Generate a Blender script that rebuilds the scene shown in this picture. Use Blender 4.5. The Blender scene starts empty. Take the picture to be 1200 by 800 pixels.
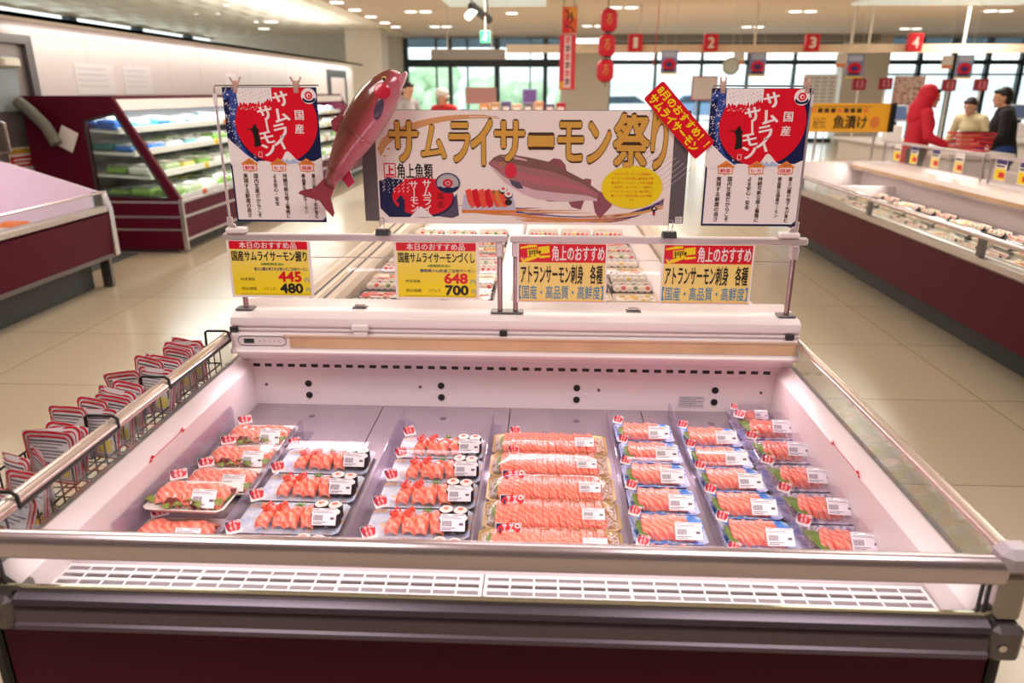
import bpy, bmesh, math, random
from math import sin, cos, pi, radians
from mathutils import Vector, Matrix, noise

SC = bpy.context.scene
COL = SC.collection

# ------------------------------------------------------------------ camera
LENS_PX = 863.0
PITCH, YAW, ROLL = radians(18.71), radians(2.41), radians(0.08)
CAM = Vector((0.1031, -1.1302, 1.5311))
fw = Vector((0, cos(PITCH), -sin(PITCH)))
up = Vector((0, sin(PITCH), cos(PITCH)))
rt = Vector((1, 0, 0))
MZ = Matrix.Rotation(YAW, 3, 'Z')
fw, up, rt = MZ @ fw, MZ @ up, MZ @ rt
rt, up = cos(ROLL) * rt + sin(ROLL) * up, -sin(ROLL) * rt + cos(ROLL) * up
cam_data = bpy.data.cameras.new('camera')
cam = bpy.data.objects.new('camera', cam_data)
COL.objects.link(cam)
cam.matrix_world = Matrix(((rt.x, up.x, -fw.x, CAM.x), (rt.y, up.y, -fw.y, CAM.y), (rt.z, up.z, -fw.z, CAM.z), (0, 0, 0, 1)))
cam_data.sensor_width = 36.0
cam_data.lens = LENS_PX / 1200 * 36
cam_data.clip_start = 0.05
cam_data.clip_end = 300
cam_data.dof.use_dof = True
cam_data.dof.focus_distance = 2.15
cam_data.dof.aperture_fstop = cam_data.lens / 1000 / 0.0100
SC.camera = cam

# ------------------------------------------------------------------ world, exposure
world = bpy.data.worlds.new('world')
SC.world = world
world.use_nodes = True
wn = world.node_tree.nodes
wn['Background'].inputs[0].default_value = (0.92, 0.97, 1.0, 1)
wn['Background'].inputs[1].default_value = 2.6
SC.view_settings.view_transform = 'Standard'
SC.view_settings.look = 'None'
SC.view_settings.exposure = -0.08
SC.view_settings.gamma = 1.0
SC.view_settings.use_curve_mapping = False
SC.cycles.use_denoising = True
SC.cycles.transparent_max_bounces = 24
SC.cycles.max_bounces = 8
SC.cycles.caustics_reflective = False
SC.cycles.caustics_refractive = False
SC.cycles.sample_clamp_indirect = 6.0


def area_light(name, loc, size, power, color=(1, 1, 1), direction=(0, 0, -1), along=(1, 0, 0), spread=180):
    d = bpy.data.lights.new(name, 'AREA')
    d.shape = 'RECTANGLE'
    d.size, d.size_y = size
    d.energy = power
    d.color = color
    d.spread = radians(spread)
    o = bpy.data.objects.new(name, d)
    COL.objects.link(o)
    o.location = loc
    zd = -Vector(direction).normalized()
    xd = Vector(along) - zd * zd.dot(Vector(along))
    xd.normalize()
    yd = zd.cross(xd)
    o.rotation_euler = Matrix((xd, yd, zd)).transposed().to_euler()
    return o


WARM = (1.0, 0.91, 0.79)
PINK = (1.0, 0.80, 0.88)
SOFT = (1.0, 0.93, 0.91)
# the shop's ceiling lamps above the aisles
for lx, ly, pw in ((-1.3, -0.55, 105), (1.3, -0.55, 105), (0.2, 1.9, 34), (-2.6, 2.4, 100), (2.4, 2.6, 50), (0.2, 4.4, 74), (-2.2, 6.8, 150), (2.2, 6.8, 90),
                   (4.6, 4.0, 130), (4.8, 9.0, 130), (-0.5, 11.0, 280), (3.2, 16.5, 420), (-2.2, 17.0, 320), (8.5, 15.0, 420), (9.0, 10.0, 200)):
    area_light('ceiling_lamp_light', (lx, ly, 3.12), (1.3, 1.3), pw * 0.46, SOFT if ly < 2 else WARM)
# the lamps of the refrigerated cases and the wall cove, and an added uplight
area_light('case_rear_lamp_light', (0, 1.10, 0.714), (1.7, 0.03), 3.6, PINK, (0, -0.75, -0.55))
area_light('case_front_lamp_light', (0, 0.018, 0.706), (1.7, 0.02), 2.6, PINK, (0, 0.85, -0.5))
area_light('wall_cove_light', (-4.72, 12.5, 2.12), (13.0, 0.08), 36, (1, 0.96, 0.91), (-0.35, 0, -1), (0, 1, 0))
area_light('wall_case_light', (-4.05, 10.0, 1.40), (7.8, 0.06), 150, (0.92, 1.0, 0.98), (0.1, 0, -1), (0, 1, 0))
area_light('right_case_light', (3.33, 4.3, 0.772), (5.2, 0.03), 16, (1, 0.9, 0.78), (-0.9, 0, -0.45), (0, 1, 0))
area_light('added_ripple_uplight', (-5.3, 11.0, 2.25), (16.0, 0.12), 190, (1, 0.96, 0.9), (-0.45, 0, 1), (0, 1, 0))  # uplight added behind the partition to brighten the rippled ceiling
area_light('island_left_light', (-4.5, 2.6, 1.35), (3.6, 0.1), 14, PINK, (0.4, 0, -1), (0, 1, 0))


# ------------------------------------------------------------------ materials
def lin(c):
    return tuple(((v / 255) / 12.92 if v / 255 <= 0.04045 else (((v / 255) + 0.055) / 1.055) ** 2.4) for v in c)


MATS = {}


def mat(name, c, rough=0.5, metal=0.0, spec=0.5, emit=0.0, sss=0.0, coat=0.0, var=0.0, vscale=20.0, bump=0.0, bscale=200.0):
    if name in MATS:
        return MATS[name]
    m = bpy.data.materials.new(name)
    m.use_nodes = True
    nt = m.node_tree
    b = nt.nodes['Principled BSDF']
    rgb = lin(c) + (1,)
    b.inputs['Base Color'].default_value = rgb
    b.inputs['Roughness'].default_value = rough
    b.inputs['Metallic'].default_value = metal
    b.inputs['Specular IOR Level'].default_value = spec
    if coat:
        b.inputs['Coat Weight'].default_value = coat
        b.inputs['Coat Roughness'].default_value = 0.08
    if sss:
        b.inputs['Subsurface Weight'].default_value = sss
        b.inputs['Subsurface Radius'].default_value = (0.01, 0.004, 0.003)
    if emit:
        b.inputs['Emission Color'].default_value = rgb
        b.inputs['Emission Strength'].default_value = emit
    if var or bump:
        tc = nt.nodes.new('ShaderNodeTexCoord')
    if var:
        n = nt.nodes.new('ShaderNodeTexNoise')
        n.inputs['Scale'].default_value = vscale
        n.inputs['Detail'].default_value = 4
        r = nt.nodes.new('ShaderNodeValToRGB')
        r.color_ramp.elements[0].position = 0.3
        r.color_ramp.elements[1].position = 0.7
        r.color_ramp.elements[0].color = tuple(v * (1 - var) for v in rgb[:3]) + (1,)
        r.color_ramp.elements[1].color = tuple(min(1, v * (1 + var * 0.6)) for v in rgb[:3]) + (1,)
        nt.links.new(tc.outputs['Object'], n.inputs['Vector'])
        nt.links.new(n.outputs['Fac'], r.inputs[0])
        nt.links.new(r.outputs[0], b.inputs['Base Color'])
    if bump:
        n2 = nt.nodes.new('ShaderNodeTexNoise')
        n2.inputs['Scale'].default_value = bscale
        bp = nt.nodes.new('ShaderNodeBump')
        bp.inputs['Strength'].default_value = bump
        bp.inputs['Distance'].default_value = 0.002
        nt.links.new(tc.outputs['Object'], n2.inputs['Vector'])
        nt.links.new(n2.outputs['Fac'], bp.inputs['Height'])
        nt.links.new(bp.outputs[0], b.inputs['Normal'])
    MATS[name] = m
    return m


def clear_mat(name, tint=(255, 255, 255), rough=0.03, base=0.03, fres=0.5, film=(255, 255, 255), filmfac=0.0, bump=0.0):
    """Thin clear plastic or glass: see-through, with a fresnel gloss and a trace of surface film."""
    if name in MATS:
        return MATS[name]
    m = bpy.data.materials.new(name)
    m.use_nodes = True
    nt = m.node_tree
    nt.nodes.clear()
    out = nt.nodes.new('ShaderNodeOutputMaterial')
    tr = nt.nodes.new('ShaderNodeBsdfTransparent')
    tr.inputs[0].default_value = lin(tint) + (1,)
    gl = nt.nodes.new('ShaderNodeBsdfGlossy')
    gl.inputs['Roughness'].default_value = rough
    lw = nt.nodes.new('ShaderNodeLayerWeight')
    lw.inputs[0].default_value = 0.5
    mr = nt.nodes.new('ShaderNodeMapRange')
    mr.inputs['To Min'].default_value = base
    mr.inputs['To Max'].default_value = fres
    mx = nt.nodes.new('ShaderNodeMixShader')
    pw_ = nt.nodes.new('ShaderNodeMath')
    pw_.operation = 'POWER'
    pw_.inputs[1].default_value = 3.0
    nt.links.new(lw.outputs['Facing'], pw_.inputs[0])
    nt.links.new(pw_.outputs[0], mr.inputs['Value'])
    nt.links.new(mr.outputs[0], mx.inputs[0])
    nt.links.new(tr.outputs[0], mx.inputs[1])
    nt.links.new(gl.outputs[0], mx.inputs[2])
    last = mx
    if filmfac:
        df = nt.nodes.new('ShaderNodeBsdfDiffuse')
        df.inputs[0].default_value = lin(film) + (1,)
        m2 = nt.nodes.new('ShaderNodeMixShader')
        m2.inputs[0].default_value = filmfac
        nt.links.new(mx.outputs[0], m2.inputs[1])
        nt.links.new(df.outputs[0], m2.inputs[2])
        last = m2
    if bump:
        tc = nt.nodes.new('ShaderNodeTexCoord')
        n2 = nt.nodes.new('ShaderNodeTexNoise')
        n2.inputs['Scale'].default_value = 35
        bp = nt.nodes.new('ShaderNodeBump')
        bp.inputs['Strength'].default_value = bump
        bp.inputs['Distance'].default_value = 0.003
        nt.links.new(tc.outputs['Object'], n2.inputs['Vector'])
        nt.links.new(n2.outputs['Fac'], bp.inputs['Height'])
        nt.links.new(bp.outputs[0], gl.inputs['Normal'])
    nt.links.new(last.outputs[0], out.inputs[0])
    MATS[name] = m
    return m


def salmon_mat(name, c1, c2, scale=60, sss=0.15):
    """Raw salmon: orange pink flesh crossed by pale wavy fat lines."""
    if name in MATS:
        return MATS[name]
    m = mat(name, c1, rough=0.28, sss=sss, coat=0.3)
    nt = m.node_tree
    b = nt.nodes['Principled BSDF']
    tc = nt.nodes.new('ShaderNodeTexCoord')
    w = nt.nodes.new('ShaderNodeTexWave')
    w.inputs['Scale'].default_value = scale
    w.inputs['Distortion'].default_value = 14.0
    w.inputs['Detail'].default_value = 3.0
    w.inputs['Detail Scale'].default_value = 0.5
    w.bands_direction = 'DIAGONAL'
    r = nt.nodes.new('ShaderNodeValToRGB')
    r.color_ramp.elements[0].position = 0.25
    r.color_ramp.elements[1].position = 1.0
    r.color_ramp.elements[0].color = lin(c1) + (1,)
    r.color_ramp.elements[1].color = lin(c2) + (1,)
    nt.links.new(tc.outputs['Object'], w.inputs['Vector'])
    nt.links.new(w.outputs['Fac'], r.inputs[0])
    nt.links.new(r.outputs[0], b.inputs['Base Color'])
    return m


def blotch_mat(name, cols, scale=25, rough=0.4, metal=0.0, detail=2.0, coat=0.0):
    """Patches of several colours (printed trays, wave print, foliage seen through glass)."""
    if name in MATS:
        return MATS[name]
    m = mat(name, cols[0], rough=rough, metal=metal, coat=coat)
    nt = m.node_tree
    b = nt.nodes['Principled BSDF']
    tc = nt.nodes.new('ShaderNodeTexCoord')
    n = nt.nodes.new('ShaderNodeTexNoise')
    n.inputs['Scale'].default_value = scale
    n.inputs['Detail'].default_value = detail
    r = nt.nodes.new('ShaderNodeValToRGB')
    el = r.color_ramp.elements
    k = len(cols)
    lo, hi = 0.33, 0.67
    while len(el) < k:
        el.new(0.5)
    for i, c in enumerate(cols):
        el[i].position = lo + (hi - lo) * i / max(1, k - 1)
        el[i].color = lin(c) + (1,)
    nt.links.new(tc.outputs['Object'], n.inputs['Vector'])
    nt.links.new(n.outputs['Fac'], r.inputs[0])
    nt.links.new(r.outputs[0], b.inputs['Base Color'])
    return m


# ------------------------------------------------------------------ mesh helpers
class MB:
    """Collects shapes and links them as ONE mesh object."""

    def __init__(self):
        self.v, self.f, self.mi, self.mats = [], [], [], []
        self.M = None

    def m(self, material):
        if material not in self.mats:
            self.mats.append(material)
        return self.mats.index(material)

    def add(self, vs, fs, material):
        o = len(self.v)
        if self.M is not None:
            vs = [self.M @ Vector(p) for p in vs]
        self.v.extend([tuple(p) for p in vs])
        k = self.m(material)
        for f in fs:
            self.f.append(tuple(i + o for i in f))
            self.mi.append(k)

    def poly(self, pts, material):
        self.add(pts, [tuple(range(len(pts)))], material)

    def box(self, x0, x1, y0, y1, z0, z1, material, b=0.0):
        if b <= 0:
            vs = [(x, y, z) for z in (z0, z1) for y in (y0, y1) for x in (x0, x1)]
            self.add(vs, [(0, 2, 3, 1), (4, 5, 7, 6), (0, 1, 5, 4), (2, 6, 7, 3), (0, 4, 6, 2), (1, 3, 7, 5)], material)
            return
        b = min(b, (x1 - x0) * .49, (y1 - y0) * .49, (z1 - z0) * .49)
        vs = []
        X, Y, Z = (x0, x1), (y0, y1), (z0, z1)
        idx = {}
        for i in (0, 1):
            for j in (0, 1):
                for k in (0, 1):
                    sx, sy, sz = (1 if i == 0 else -1), (1 if j == 0 else -1), (1 if k == 0 else -1)
                    for a in range(3):
                        p = [X[i] + sx * b, Y[j] + sy * b, Z[k] + sz * b]
                        p[a] = (X, Y, Z)[a][(i, j, k)[a]]
                        idx[i, j, k, a] = len(vs)
                        vs.append(p)
        fs = []
        for i in (0, 1):
            fs.append((idx[i, 0, 0, 0], idx[i, 1, 0, 0], idx[i, 1, 1, 0], idx[i, 0, 1, 0]))
            fs.append((idx[0, i, 0, 1], idx[1, i, 0, 1], idx[1, i, 1, 1], idx[0, i, 1, 1]))
            fs.append((idx[0, 0, i, 2], idx[1, 0, i, 2], idx[1, 1, i, 2], idx[0, 1, i, 2]))
        for i in (0, 1):
            for j in (0, 1):
                fs.append((idx[i, j, 0, 0], idx[i, j, 1, 0], idx[i, j, 1, 1], idx[i, j, 0, 1]))
                fs.append((idx[i, 0, j, 0], idx[i, 1, j, 0], idx[i, 1, j, 2], idx[i, 0, j, 2]))
                fs.append((idx[0, i, j, 1], idx[1, i, j, 1], idx[1, i, j, 2], idx[0, i, j, 2]))
                for k in (0, 1):
                    fs.append((idx[i, j, k, 0], idx[i, j, k, 1], idx[i, j, k, 2]))
        self.add(vs, fs, material)

    def tube(self, path, r, material, n=8, closed=False, r2=None):
        path = [Vector(p) for p in path]
        k = len(path)
        vs, fs = [], []
        ref = None
        for i, p in enumerate(path):
            if closed:
                t = path[(i + 1) % k] - path[i - 1]
            else:
                t = path[min(i + 1, k - 1)] - path[max(i - 1, 0)]
            t.normalize()
            if ref is None:
                ref = Vector((0, 0, 1)) if abs(t.z) < 0.9 else Vector((1, 0, 0))
            a = (ref - t * ref.dot(t))
            if a.length < 1e-6:
                a = Vector((0, 1, 0))
            a.normalize()
            ref = a
            b = t.cross(a)
            rr = r if r2 is None else r + (r2 - r) * i / max(1, k - 1)
            for j in range(n):
                g = 2 * pi * j / n
                vs.append(p + a * (rr * cos(g)) + b * (rr * sin(g)))
        rng = k if closed else k - 1
        for i in range(rng):
            for j in range(n):
                i2 = (i + 1) % k
                fs.append((i * n + j, i * n + (j + 1) % n, i2 * n + (j + 1) % n, i2 * n + j))
        if not closed:
            fs.append(tuple(range(n - 1, -1, -1)))
            fs.append(tuple((k - 1) * n + j for j in range(n)))
        self.add(vs, fs, material)

    def cyl(self, p0, p1, r, material, n=16, r2=None):
        self.tube([p0, p1], r, material, n, False, r2)

    def extr(self, prof, a0, a1, material, axis='X', cap=True):
        """prof: closed list of 2D points; axis X: (y,z), Y: (x,z), Z: (x,y)."""
        def mk(p, a):
            return {'X': (a, p[0], p[1]), 'Y': (p[0], a, p[1]), 'Z': (p[0], p[1], a)}[axis]
        n = len(prof)
        vs = [mk(p, a0) for p in prof] + [mk(p, a1) for p in prof]
        fs = [(i, (i + 1) % n, n + (i + 1) % n, n + i) for i in range(n)]
        if cap:
            fs += [tuple(range(n - 1, -1, -1)), tuple(range(n, 2 * n))]
        self.add(vs, fs, material)

    def loft(self, rings, material, cap=True, closed=True):
        n = len(rings[0])
        vs = [p for r in rings for p in r]
        fs = []
        for i in range(len(rings) - 1):
            for j in range(n if closed else n - 1):
                fs.append((i * n + j, i * n + (j + 1) % n, (i + 1) * n + (j + 1) % n, (i + 1) * n + j))
        if cap and closed:
            fs.append(tuple(range(n - 1, -1, -1)))
            fs.append(tuple((len(rings) - 1) * n + j for j in range(n)))
        self.add(vs, fs, material)

    def ell(self, c, r, material, nu=12, nv=8, nz=0.0, seed=0.0, rot=None):
        vs, fs = [], []
        for i in range(nv + 1):
            th = pi * i / nv
            for j in range(nu):
                ph = 2 * pi * j / nu
                d = Vector((sin(th) * cos(ph), sin(th) * sin(ph), cos(th)))
                k = 1.0
                if nz:
                    k += nz * noise.noise(d * 2.0 + Vector((seed, seed * 1.7, 0)))
                p = Vector((d.x * r[0] * k, d.y * r[1] * k, d.z * r[2] * k))
                if rot is not None:
                    p = rot @ p
                vs.append((c[0] + p.x, c[1] + p.y, c[2] + p.z))
        for i in range(nv):
            for j in range(nu):
                fs.append((i * nu + j, i * nu + (j + 1) % nu, (i + 1) * nu + (j + 1) % nu, (i + 1) * nu + j))
        self.add(vs, fs, material)

    def grid(self, fn, nu, nv, material):
        vs = [fn(i / nu, j / nv) for j in range(nv + 1) for i in range(nu + 1)]
        fs = [(j * (nu + 1) + i, j * (nu + 1) + i + 1, (j + 1) * (nu + 1) + i + 1, (j + 1) * (nu + 1) + i)
              for j in range(nv) for i in range(nu)]
        self.add(vs, fs, material)

    def mesh(self, name, smooth=35, fix=True):
        me = bpy.data.meshes.new(name)
        me.from_pydata(self.v, [], self.f)
        for m in self.mats:
            me.materials.append(m)
        me.polygons.foreach_set('material_index', self.mi)
        if fix:
            bm = bmesh.new()
            bm.from_mesh(me)
            bmesh.ops.remove_doubles(bm, verts=bm.verts, dist=1e-6)
            bmesh.ops.recalc_face_normals(bm, faces=bm.faces)
            bm.to_mesh(me)
            bm.free()
        if smooth:
            me.polygons.foreach_set('use_smooth', [True] * len(me.polygons))
            me.set_sharp_from_angle(angle=radians(smooth))
        me.update()
        return me

    def build(self, name, parent=None, smooth=35, fix=True):
        o = bpy.data.objects.new(name, self.mesh(name, smooth, fix))
        COL.objects.link(o)
        if parent is not None:
            o.parent = parent
        return o


def tag(o, label, cat, group=None, kind=None):
    o['label'] = label
    o['category'] = cat
    if group:
        o['group'] = group
    if kind:
        o['kind'] = kind
    return o


def empty(name, loc=(0, 0, 0), rz=0.0, label=None, cat=None, group=None):
    o = bpy.data.objects.new(name, None)
    COL.objects.link(o)
    o.location = loc
    o.rotation_euler = (0, 0, rz)
    o.empty_display_size = 0.05
    if label:
        tag(o, label, cat, group)
    return o


def struct(o, kind='structure'):
    o['kind'] = kind
    return o


KIDS = {}


def copy_tree(o, loc=None, rot=None, label=None, group=None):
    """A copy of a thing with copies of its parts and their sub-parts."""
    r = o.copy()
    COL.objects.link(r)
    if loc is not None:
        r.location = loc
    if rot is not None:
        r.rotation_euler = rot
    if label:
        r['label'] = label
    if group:
        r['group'] = group
    for ch in list(o.children):
        c = ch.copy()
        COL.objects.link(c)
        c.parent = r
        for g in list(ch.children):
            d = g.copy()
            COL.objects.link(d)
            d.parent = c
    return r


# ------------------------------------------------------------------ lettering
_txt_curve = bpy.data.curves.new('lettering', 'FONT')
_txt_obj = bpy.data.objects.new('lettering', _txt_curve)
COL.objects.link(_txt_obj)
_TXT = {}


def glyphs(s, bold=0.0, shear=0.0):
    key = (s, bold, shear)
    if key not in _TXT:
        _txt_curve.body = s
        _txt_curve.size = 1.0
        _txt_curve.offset = bold
        _txt_curve.shear = shear
        _txt_curve.resolution_u = 3
        _txt_curve.fill_mode = 'FRONT'
        dg = bpy.context.evaluated_depsgraph_get()
        dg.update()
        me = _txt_obj.evaluated_get(dg).to_mesh()
        vs = [(v.co.x, v.co.y) for v in me.vertices]
        fs = [tuple(p.vertices) for p in me.polygons]
        _txt_obj.evaluated_get(dg).to_mesh_clear()
        _TXT[key] = (vs, fs)
    return _TXT[key]


class Sheet:
    """A flat printed sheet. Canvas pixels (x right, y down) become metres by scale; layers step towards +n."""

    def __init__(self, mb, origin, scale, xdir=(1, 0, 0), ydir=(0, 0, -1), normal=(0, -1, 0), eps=0.00025):
        self.mb, self.o, self.s = mb, Vector(origin), scale
        self.x, self.y, self.n, self.eps = Vector(xdir), Vector(ydir), Vector(normal), eps
        self.layer = 1

    def p(self, x, y, k=None):
        k = self.layer if k is None else k
        return self.o + self.x * (x * self.s) + self.y * (y * self.s) + self.n * (k * self.eps)

    def poly(self, pts, m, k=None):
        self.mb.add([self.p(x, y, k) for x, y in pts], [tuple(range(len(pts)))], m)

    def rect(self, x0, y0, x1, y1, m, k=None):
        self.poly([(x0, y0), (x1, y0), (x1, y1), (x0, y1)], m, k)

    def ell(self, cx, cy, rx, ry, m, k=None, n=28, a0=0, a1=2 * pi):
        full = abs(a1 - a0 - 2 * pi) < 1e-6
        cnt = n if full else n + 1
        self.poly([(cx + rx * cos(a0 + (a1 - a0) * i / n), cy + ry * sin(a0 + (a1 - a0) * i / n)) for i in range(cnt)], m, k)

    def stroke(self, pts, w, m, k=None):
        """A brush stroke: pts with widths (w a number or list)."""
        n = len(pts)
        L, R = [], []
        for i, (x, y) in enumerate(pts):
            x0, y0 = pts[max(0, i - 1)]
            x1, y1 = pts[min(n - 1, i + 1)]
            dx, dy = x1 - x0, y1 - y0
            d = math.hypot(dx, dy) or 1
            ww = (w[i] if isinstance(w, (list, tuple)) else w) / 2
            L.append((x - dy / d * ww, y + dx / d * ww))
            R.append((x + dy / d * ww, y - dx / d * ww))
        vs = [self.p(x, y, k) for x, y in L + R]
        self.mb.add(vs, [(i, i + 1, n + i + 1, n + i) for i in range(n - 1)], m)

    @staticmethod
    def heavy(bold):
        """Shifts (in ems) at which a glyph is overprinted to thicken its strokes."""
        if bold <= 0:
            return [(0, 0)]
        if bold < 0.036:
            return [(bold, bold * .6), (-bold, bold * .6), (bold, -bold * .6), (-bold, -bold * .6)]
        return [(0, 0)] + [(bold * cos(pi * i / 4), bold * sin(pi * i / 4)) for i in range(8)]

    def text(self, s, x0, y0, x1, y1, m, k=None, bold=0.0, shear=0.0, rot=0.0):
        """Fit the string into the box x0..x1, y0..y1."""
        vs, fs = glyphs(s, 0.0, shear)
        if not vs:
            return
        ax0, ax1 = min(v[0] for v in vs), max(v[0] for v in vs)
        ay0, ay1 = min(v[1] for v in vs), max(v[1] for v in vs)
        sx, sy = (x1 - x0) / max(1e-6, ax1 - ax0), (y1 - y0) / max(1e-6, ay1 - ay0)
        cx, cy = (x0 + x1) / 2, (y0 + y1) / 2
        c, sn = cos(rot), sin(rot)
        k = self.layer if k is None else k
        for bx, by in self.heavy(bold):
            k += 0.1
            out = []
            for vx, vy in vs:
                px, py = x0 + (vx + bx - ax0) * sx - cx, y1 - (vy + by - ay0) * sy - cy
                out.append(self.p(cx + px * c - py * sn, cy + px * sn + py * c, k))
            self.mb.add(out, fs, m)

    def char(self, ch, cx, cy, size, m, k=None, bold=0.0, sx=1.0, rot=0.0, shear=0.0):
        """One character on its own em square, centred at cx, cy."""
        vs, fs = glyphs(ch, 0.0, shear)
        c, sn = cos(rot), sin(rot)
        k = self.layer if k is None else k
        for bx, by in self.heavy(bold):
            k += 0.1
            out = []
            for vx, vy in vs:
                px, py = (vx + bx - 0.5) * size * sx, -(vy + by - 0.36) * size
                out.append(self.p(cx + px * c - py * sn, cy + px * sn + py * c, k))
            self.mb.add(out, fs, m)

    def vtext(self, s, cx, y0, y1, size, m, k=None, bold=0.0, slant=0.0, shear=0.0):
        n = len(s)
        for i, ch in enumerate(s):
            y = y0 + (y1 - y0) * (i + 0.5) / n
            self.char(ch, cx + slant * (i + 0.5), y, size, m, k, bold, rot=pi / 2 if ch in 'ー' else 0.0, shear=0 if ch == 'ー' else shear)

# ================================================================== the room
CEIL = 3.2
M_WHITE = mat('white_paint', (238, 232, 228), 0.4)
M_CREAM = mat('cream_paint', (222, 212, 200), 0.6)
M_STEEL = mat('brushed_steel', (205, 198, 200), 0.28, 0.9)
M_STEEL_D = mat('dark_steel', (120, 115, 116), 0.35, 0.9)
M_CHROME = mat('chrome', (225, 220, 222), 0.15, 1.0)
M_BLACK = mat('black_plastic', (18, 17, 19), 0.4)
M_DGREY = mat('dark_grey', (52, 52, 54), 0.5)
M_MAROON = mat('maroon_panel', (82, 0, 36), 0.5, spec=0.2)
M_MAROON_D = mat('maroon_laminate', (86, 2, 34), 0.5, spec=0.2)
M_KICK = mat('kick_grey', (62, 66, 68), 0.5)
M_GLASS = clear_mat('clear_glass', (246, 250, 248), 0.02, 0.03, 0.5)
M_FRAME = mat('window_frame_dark', (24, 44, 54), 0.4)

# floor of large square tiles
fl = MB()
fl.box(-10.7, 17, -4, 24.4, -0.1, 0, mat('floor_tile', (196, 190, 176), 0.22))
floor = struct(fl.build('floor', smooth=0))
nt = MATS['floor_tile'].node_tree
b = nt.nodes['Principled BSDF']
tc = nt.nodes.new('ShaderNodeTexCoord')
mp = nt.nodes.new('ShaderNodeMapping')
mp.inputs['Location'].default_value = (0.28, 0.17, 0)
br = nt.nodes.new('ShaderNodeTexBrick')
br.offset = 0.0
br.inputs['Scale'].default_value = 1.0
br.inputs['Brick Width'].default_value = 0.9
br.inputs['Row Height'].default_value = 0.9
br.inputs['Mortar Size'].default_value = 0.004
br.inputs['Color1'].default_value = lin((186, 172, 148)) + (1,)
br.inputs['Color2'].default_value = lin((180, 166, 142)) + (1,)
br.inputs['Mortar'].default_value = lin((140, 124, 102)) + (1,)
nt.links.new(tc.outputs['Object'], mp.inputs[0])
nt.links.new(mp.outputs[0], br.inputs['Vector'])
nt.links.new(br.outputs['Color'], b.inputs['Base Color'])

# ceiling: flat painted part, and the lighter rippled part over the left side
M_CEIL = mat('ceiling_paint', (230, 212, 196), 0.8)
ce = MB()
ce.box(-4.15, 17, -4, 24.4, CEIL, CEIL + 0.1, M_CEIL)
struct(ce.build('ceiling', smooth=0))
M_RIP = mat('ripple_ceiling', (246, 238, 220), 0.7)
rc = MB()
rc.grid(lambda u, v: (-10.6 + 6.45 * u, -4 + 28.4 * v,
                      CEIL - 0.05 + 0.14 * abs(sin(v * 28.4 / 1.1 * pi)) ** 0.7 * (0.3 + 0.7 * sin(u * 6.45 / 0.5 * pi) ** 2)), 104, 420, M_RIP)
struct(rc.build('ceiling_ripple', smooth=60))
tr = MB()
tr.box(-4.19, -4.11, -4, 24.4, CEIL - 0.03, CEIL + 0.09, M_CEIL)
struct(tr.build('trim_1', smooth=0))

# left partition wall of glossy white panels with a steel cold-room door
M_PANEL = mat('wall_panel_white', (226, 214, 208), 0.22)
w = MB()
for i in range(14):
    y0 = 6.36 + i * 0.92
    w.box(-5.0, -4.9, y0, min(19.0, y0 + 0.914), 0, 2.16, M_PANEL)
w.box(-5.0, -4.915, 6.36, 19.0, 0, 2.16, M_PANEL)
w.box(-5.0, -4.9, 5.1, 6.36, 2.02, 2.16, M_PANEL)
w.box(-5.0, -4.9, -4, 5.1, 0, 2.16, M_PANEL)
w.box(-5.04, -4.62, 5.0, 19.0, 2.16, 2.2, mat('cove_cap', (200, 186, 172), 0.5))
w.box(-4.64, -4.62, 5.0, 19.0, 2.13, 2.2, MATS['cove_cap'])
struct(w.build('wall_left', smooth=0))

d = MB()
d.box(-4.98, -4.93, 5.22, 6.26, 0.02, 1.96, mat('door_steel', (150, 140, 136), 0.4, 0.6))
door = struct(d.build('door_1', smooth=0))
d = MB()
d.box(-4.99, -4.88, 6.26, 6.36, 0, 2.04, M_STEEL_D)
d.box(-4.99, -4.88, 5.1, 5.22, 0, 2.04, M_STEEL_D)
d.box(-4.99, -4.88, 5.22, 6.26, 1.96, 2.04, M_STEEL_D)
d.build('door_frame', door, 0)
d = MB()
d.box(-4.93, -4.915, 5.42, 6.1, 1.35, 1.85, mat('door_window', (150, 158, 160), 0.1))
d.build('door_window', door, 0)
d = MB()
d.tube([(-4.93, 5.72, 0.98), (-4.86, 5.72, 1.0), (-4.86, 5.72, 1.25), (-4.93, 5.72, 1.27)], 0.018, M_CHROME)
d.build('door_handle', door)
sg = MB()
s = Sheet(sg, (-4.927, 5.78, 1.02), 0.01, (0, 1, 0), (0, 0, -1), (1, 0, 0), 0.001)
s.rect(0, 0, 36, 40, M_WHITE)
s.layer = 2
s.rect(1, 1, 35, 6, mat('sign_gold', (200, 160, 60)))
s.rect(1, 8, 35, 18, mat('sign_red', (204, 20, 40), 0.45))
s.poly([(9, 36), (17, 22), (25, 36)], mat('sign_yellow', (250, 222, 30), 0.45))
s.ell(29, 30, 5, 5, MATS['sign_yellow'])
s.layer = 3
s.rect(16.2, 26, 17.8, 32, M_BLACK)
s.rect(26, 28, 32, 31, M_BLACK)
s.rect(5, 10.5, 30, 12, M_WHITE)
s.rect(5, 14, 27, 15.5, M_WHITE)
tag(sg.build('warning_sign', smooth=0), 'warning notice with red band and yellow signs on the steel cold-room door', 'sign')
lt = MB()
lt.box(-4.95, -4.87, 5.86, 6.14, 1.74, 1.83, mat('lamp_housing', (205, 200, 180), 0.5), 0.015)
lt.box(-4.87, -4.862, 5.90, 6.10, 1.76, 1.81, mat('lamp_lens', (236, 232, 214), 0.3))
tag(lt.build('emergency_lamp', smooth=30), 'small beige box lamp at the top of the steel door', 'lamp')

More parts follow.
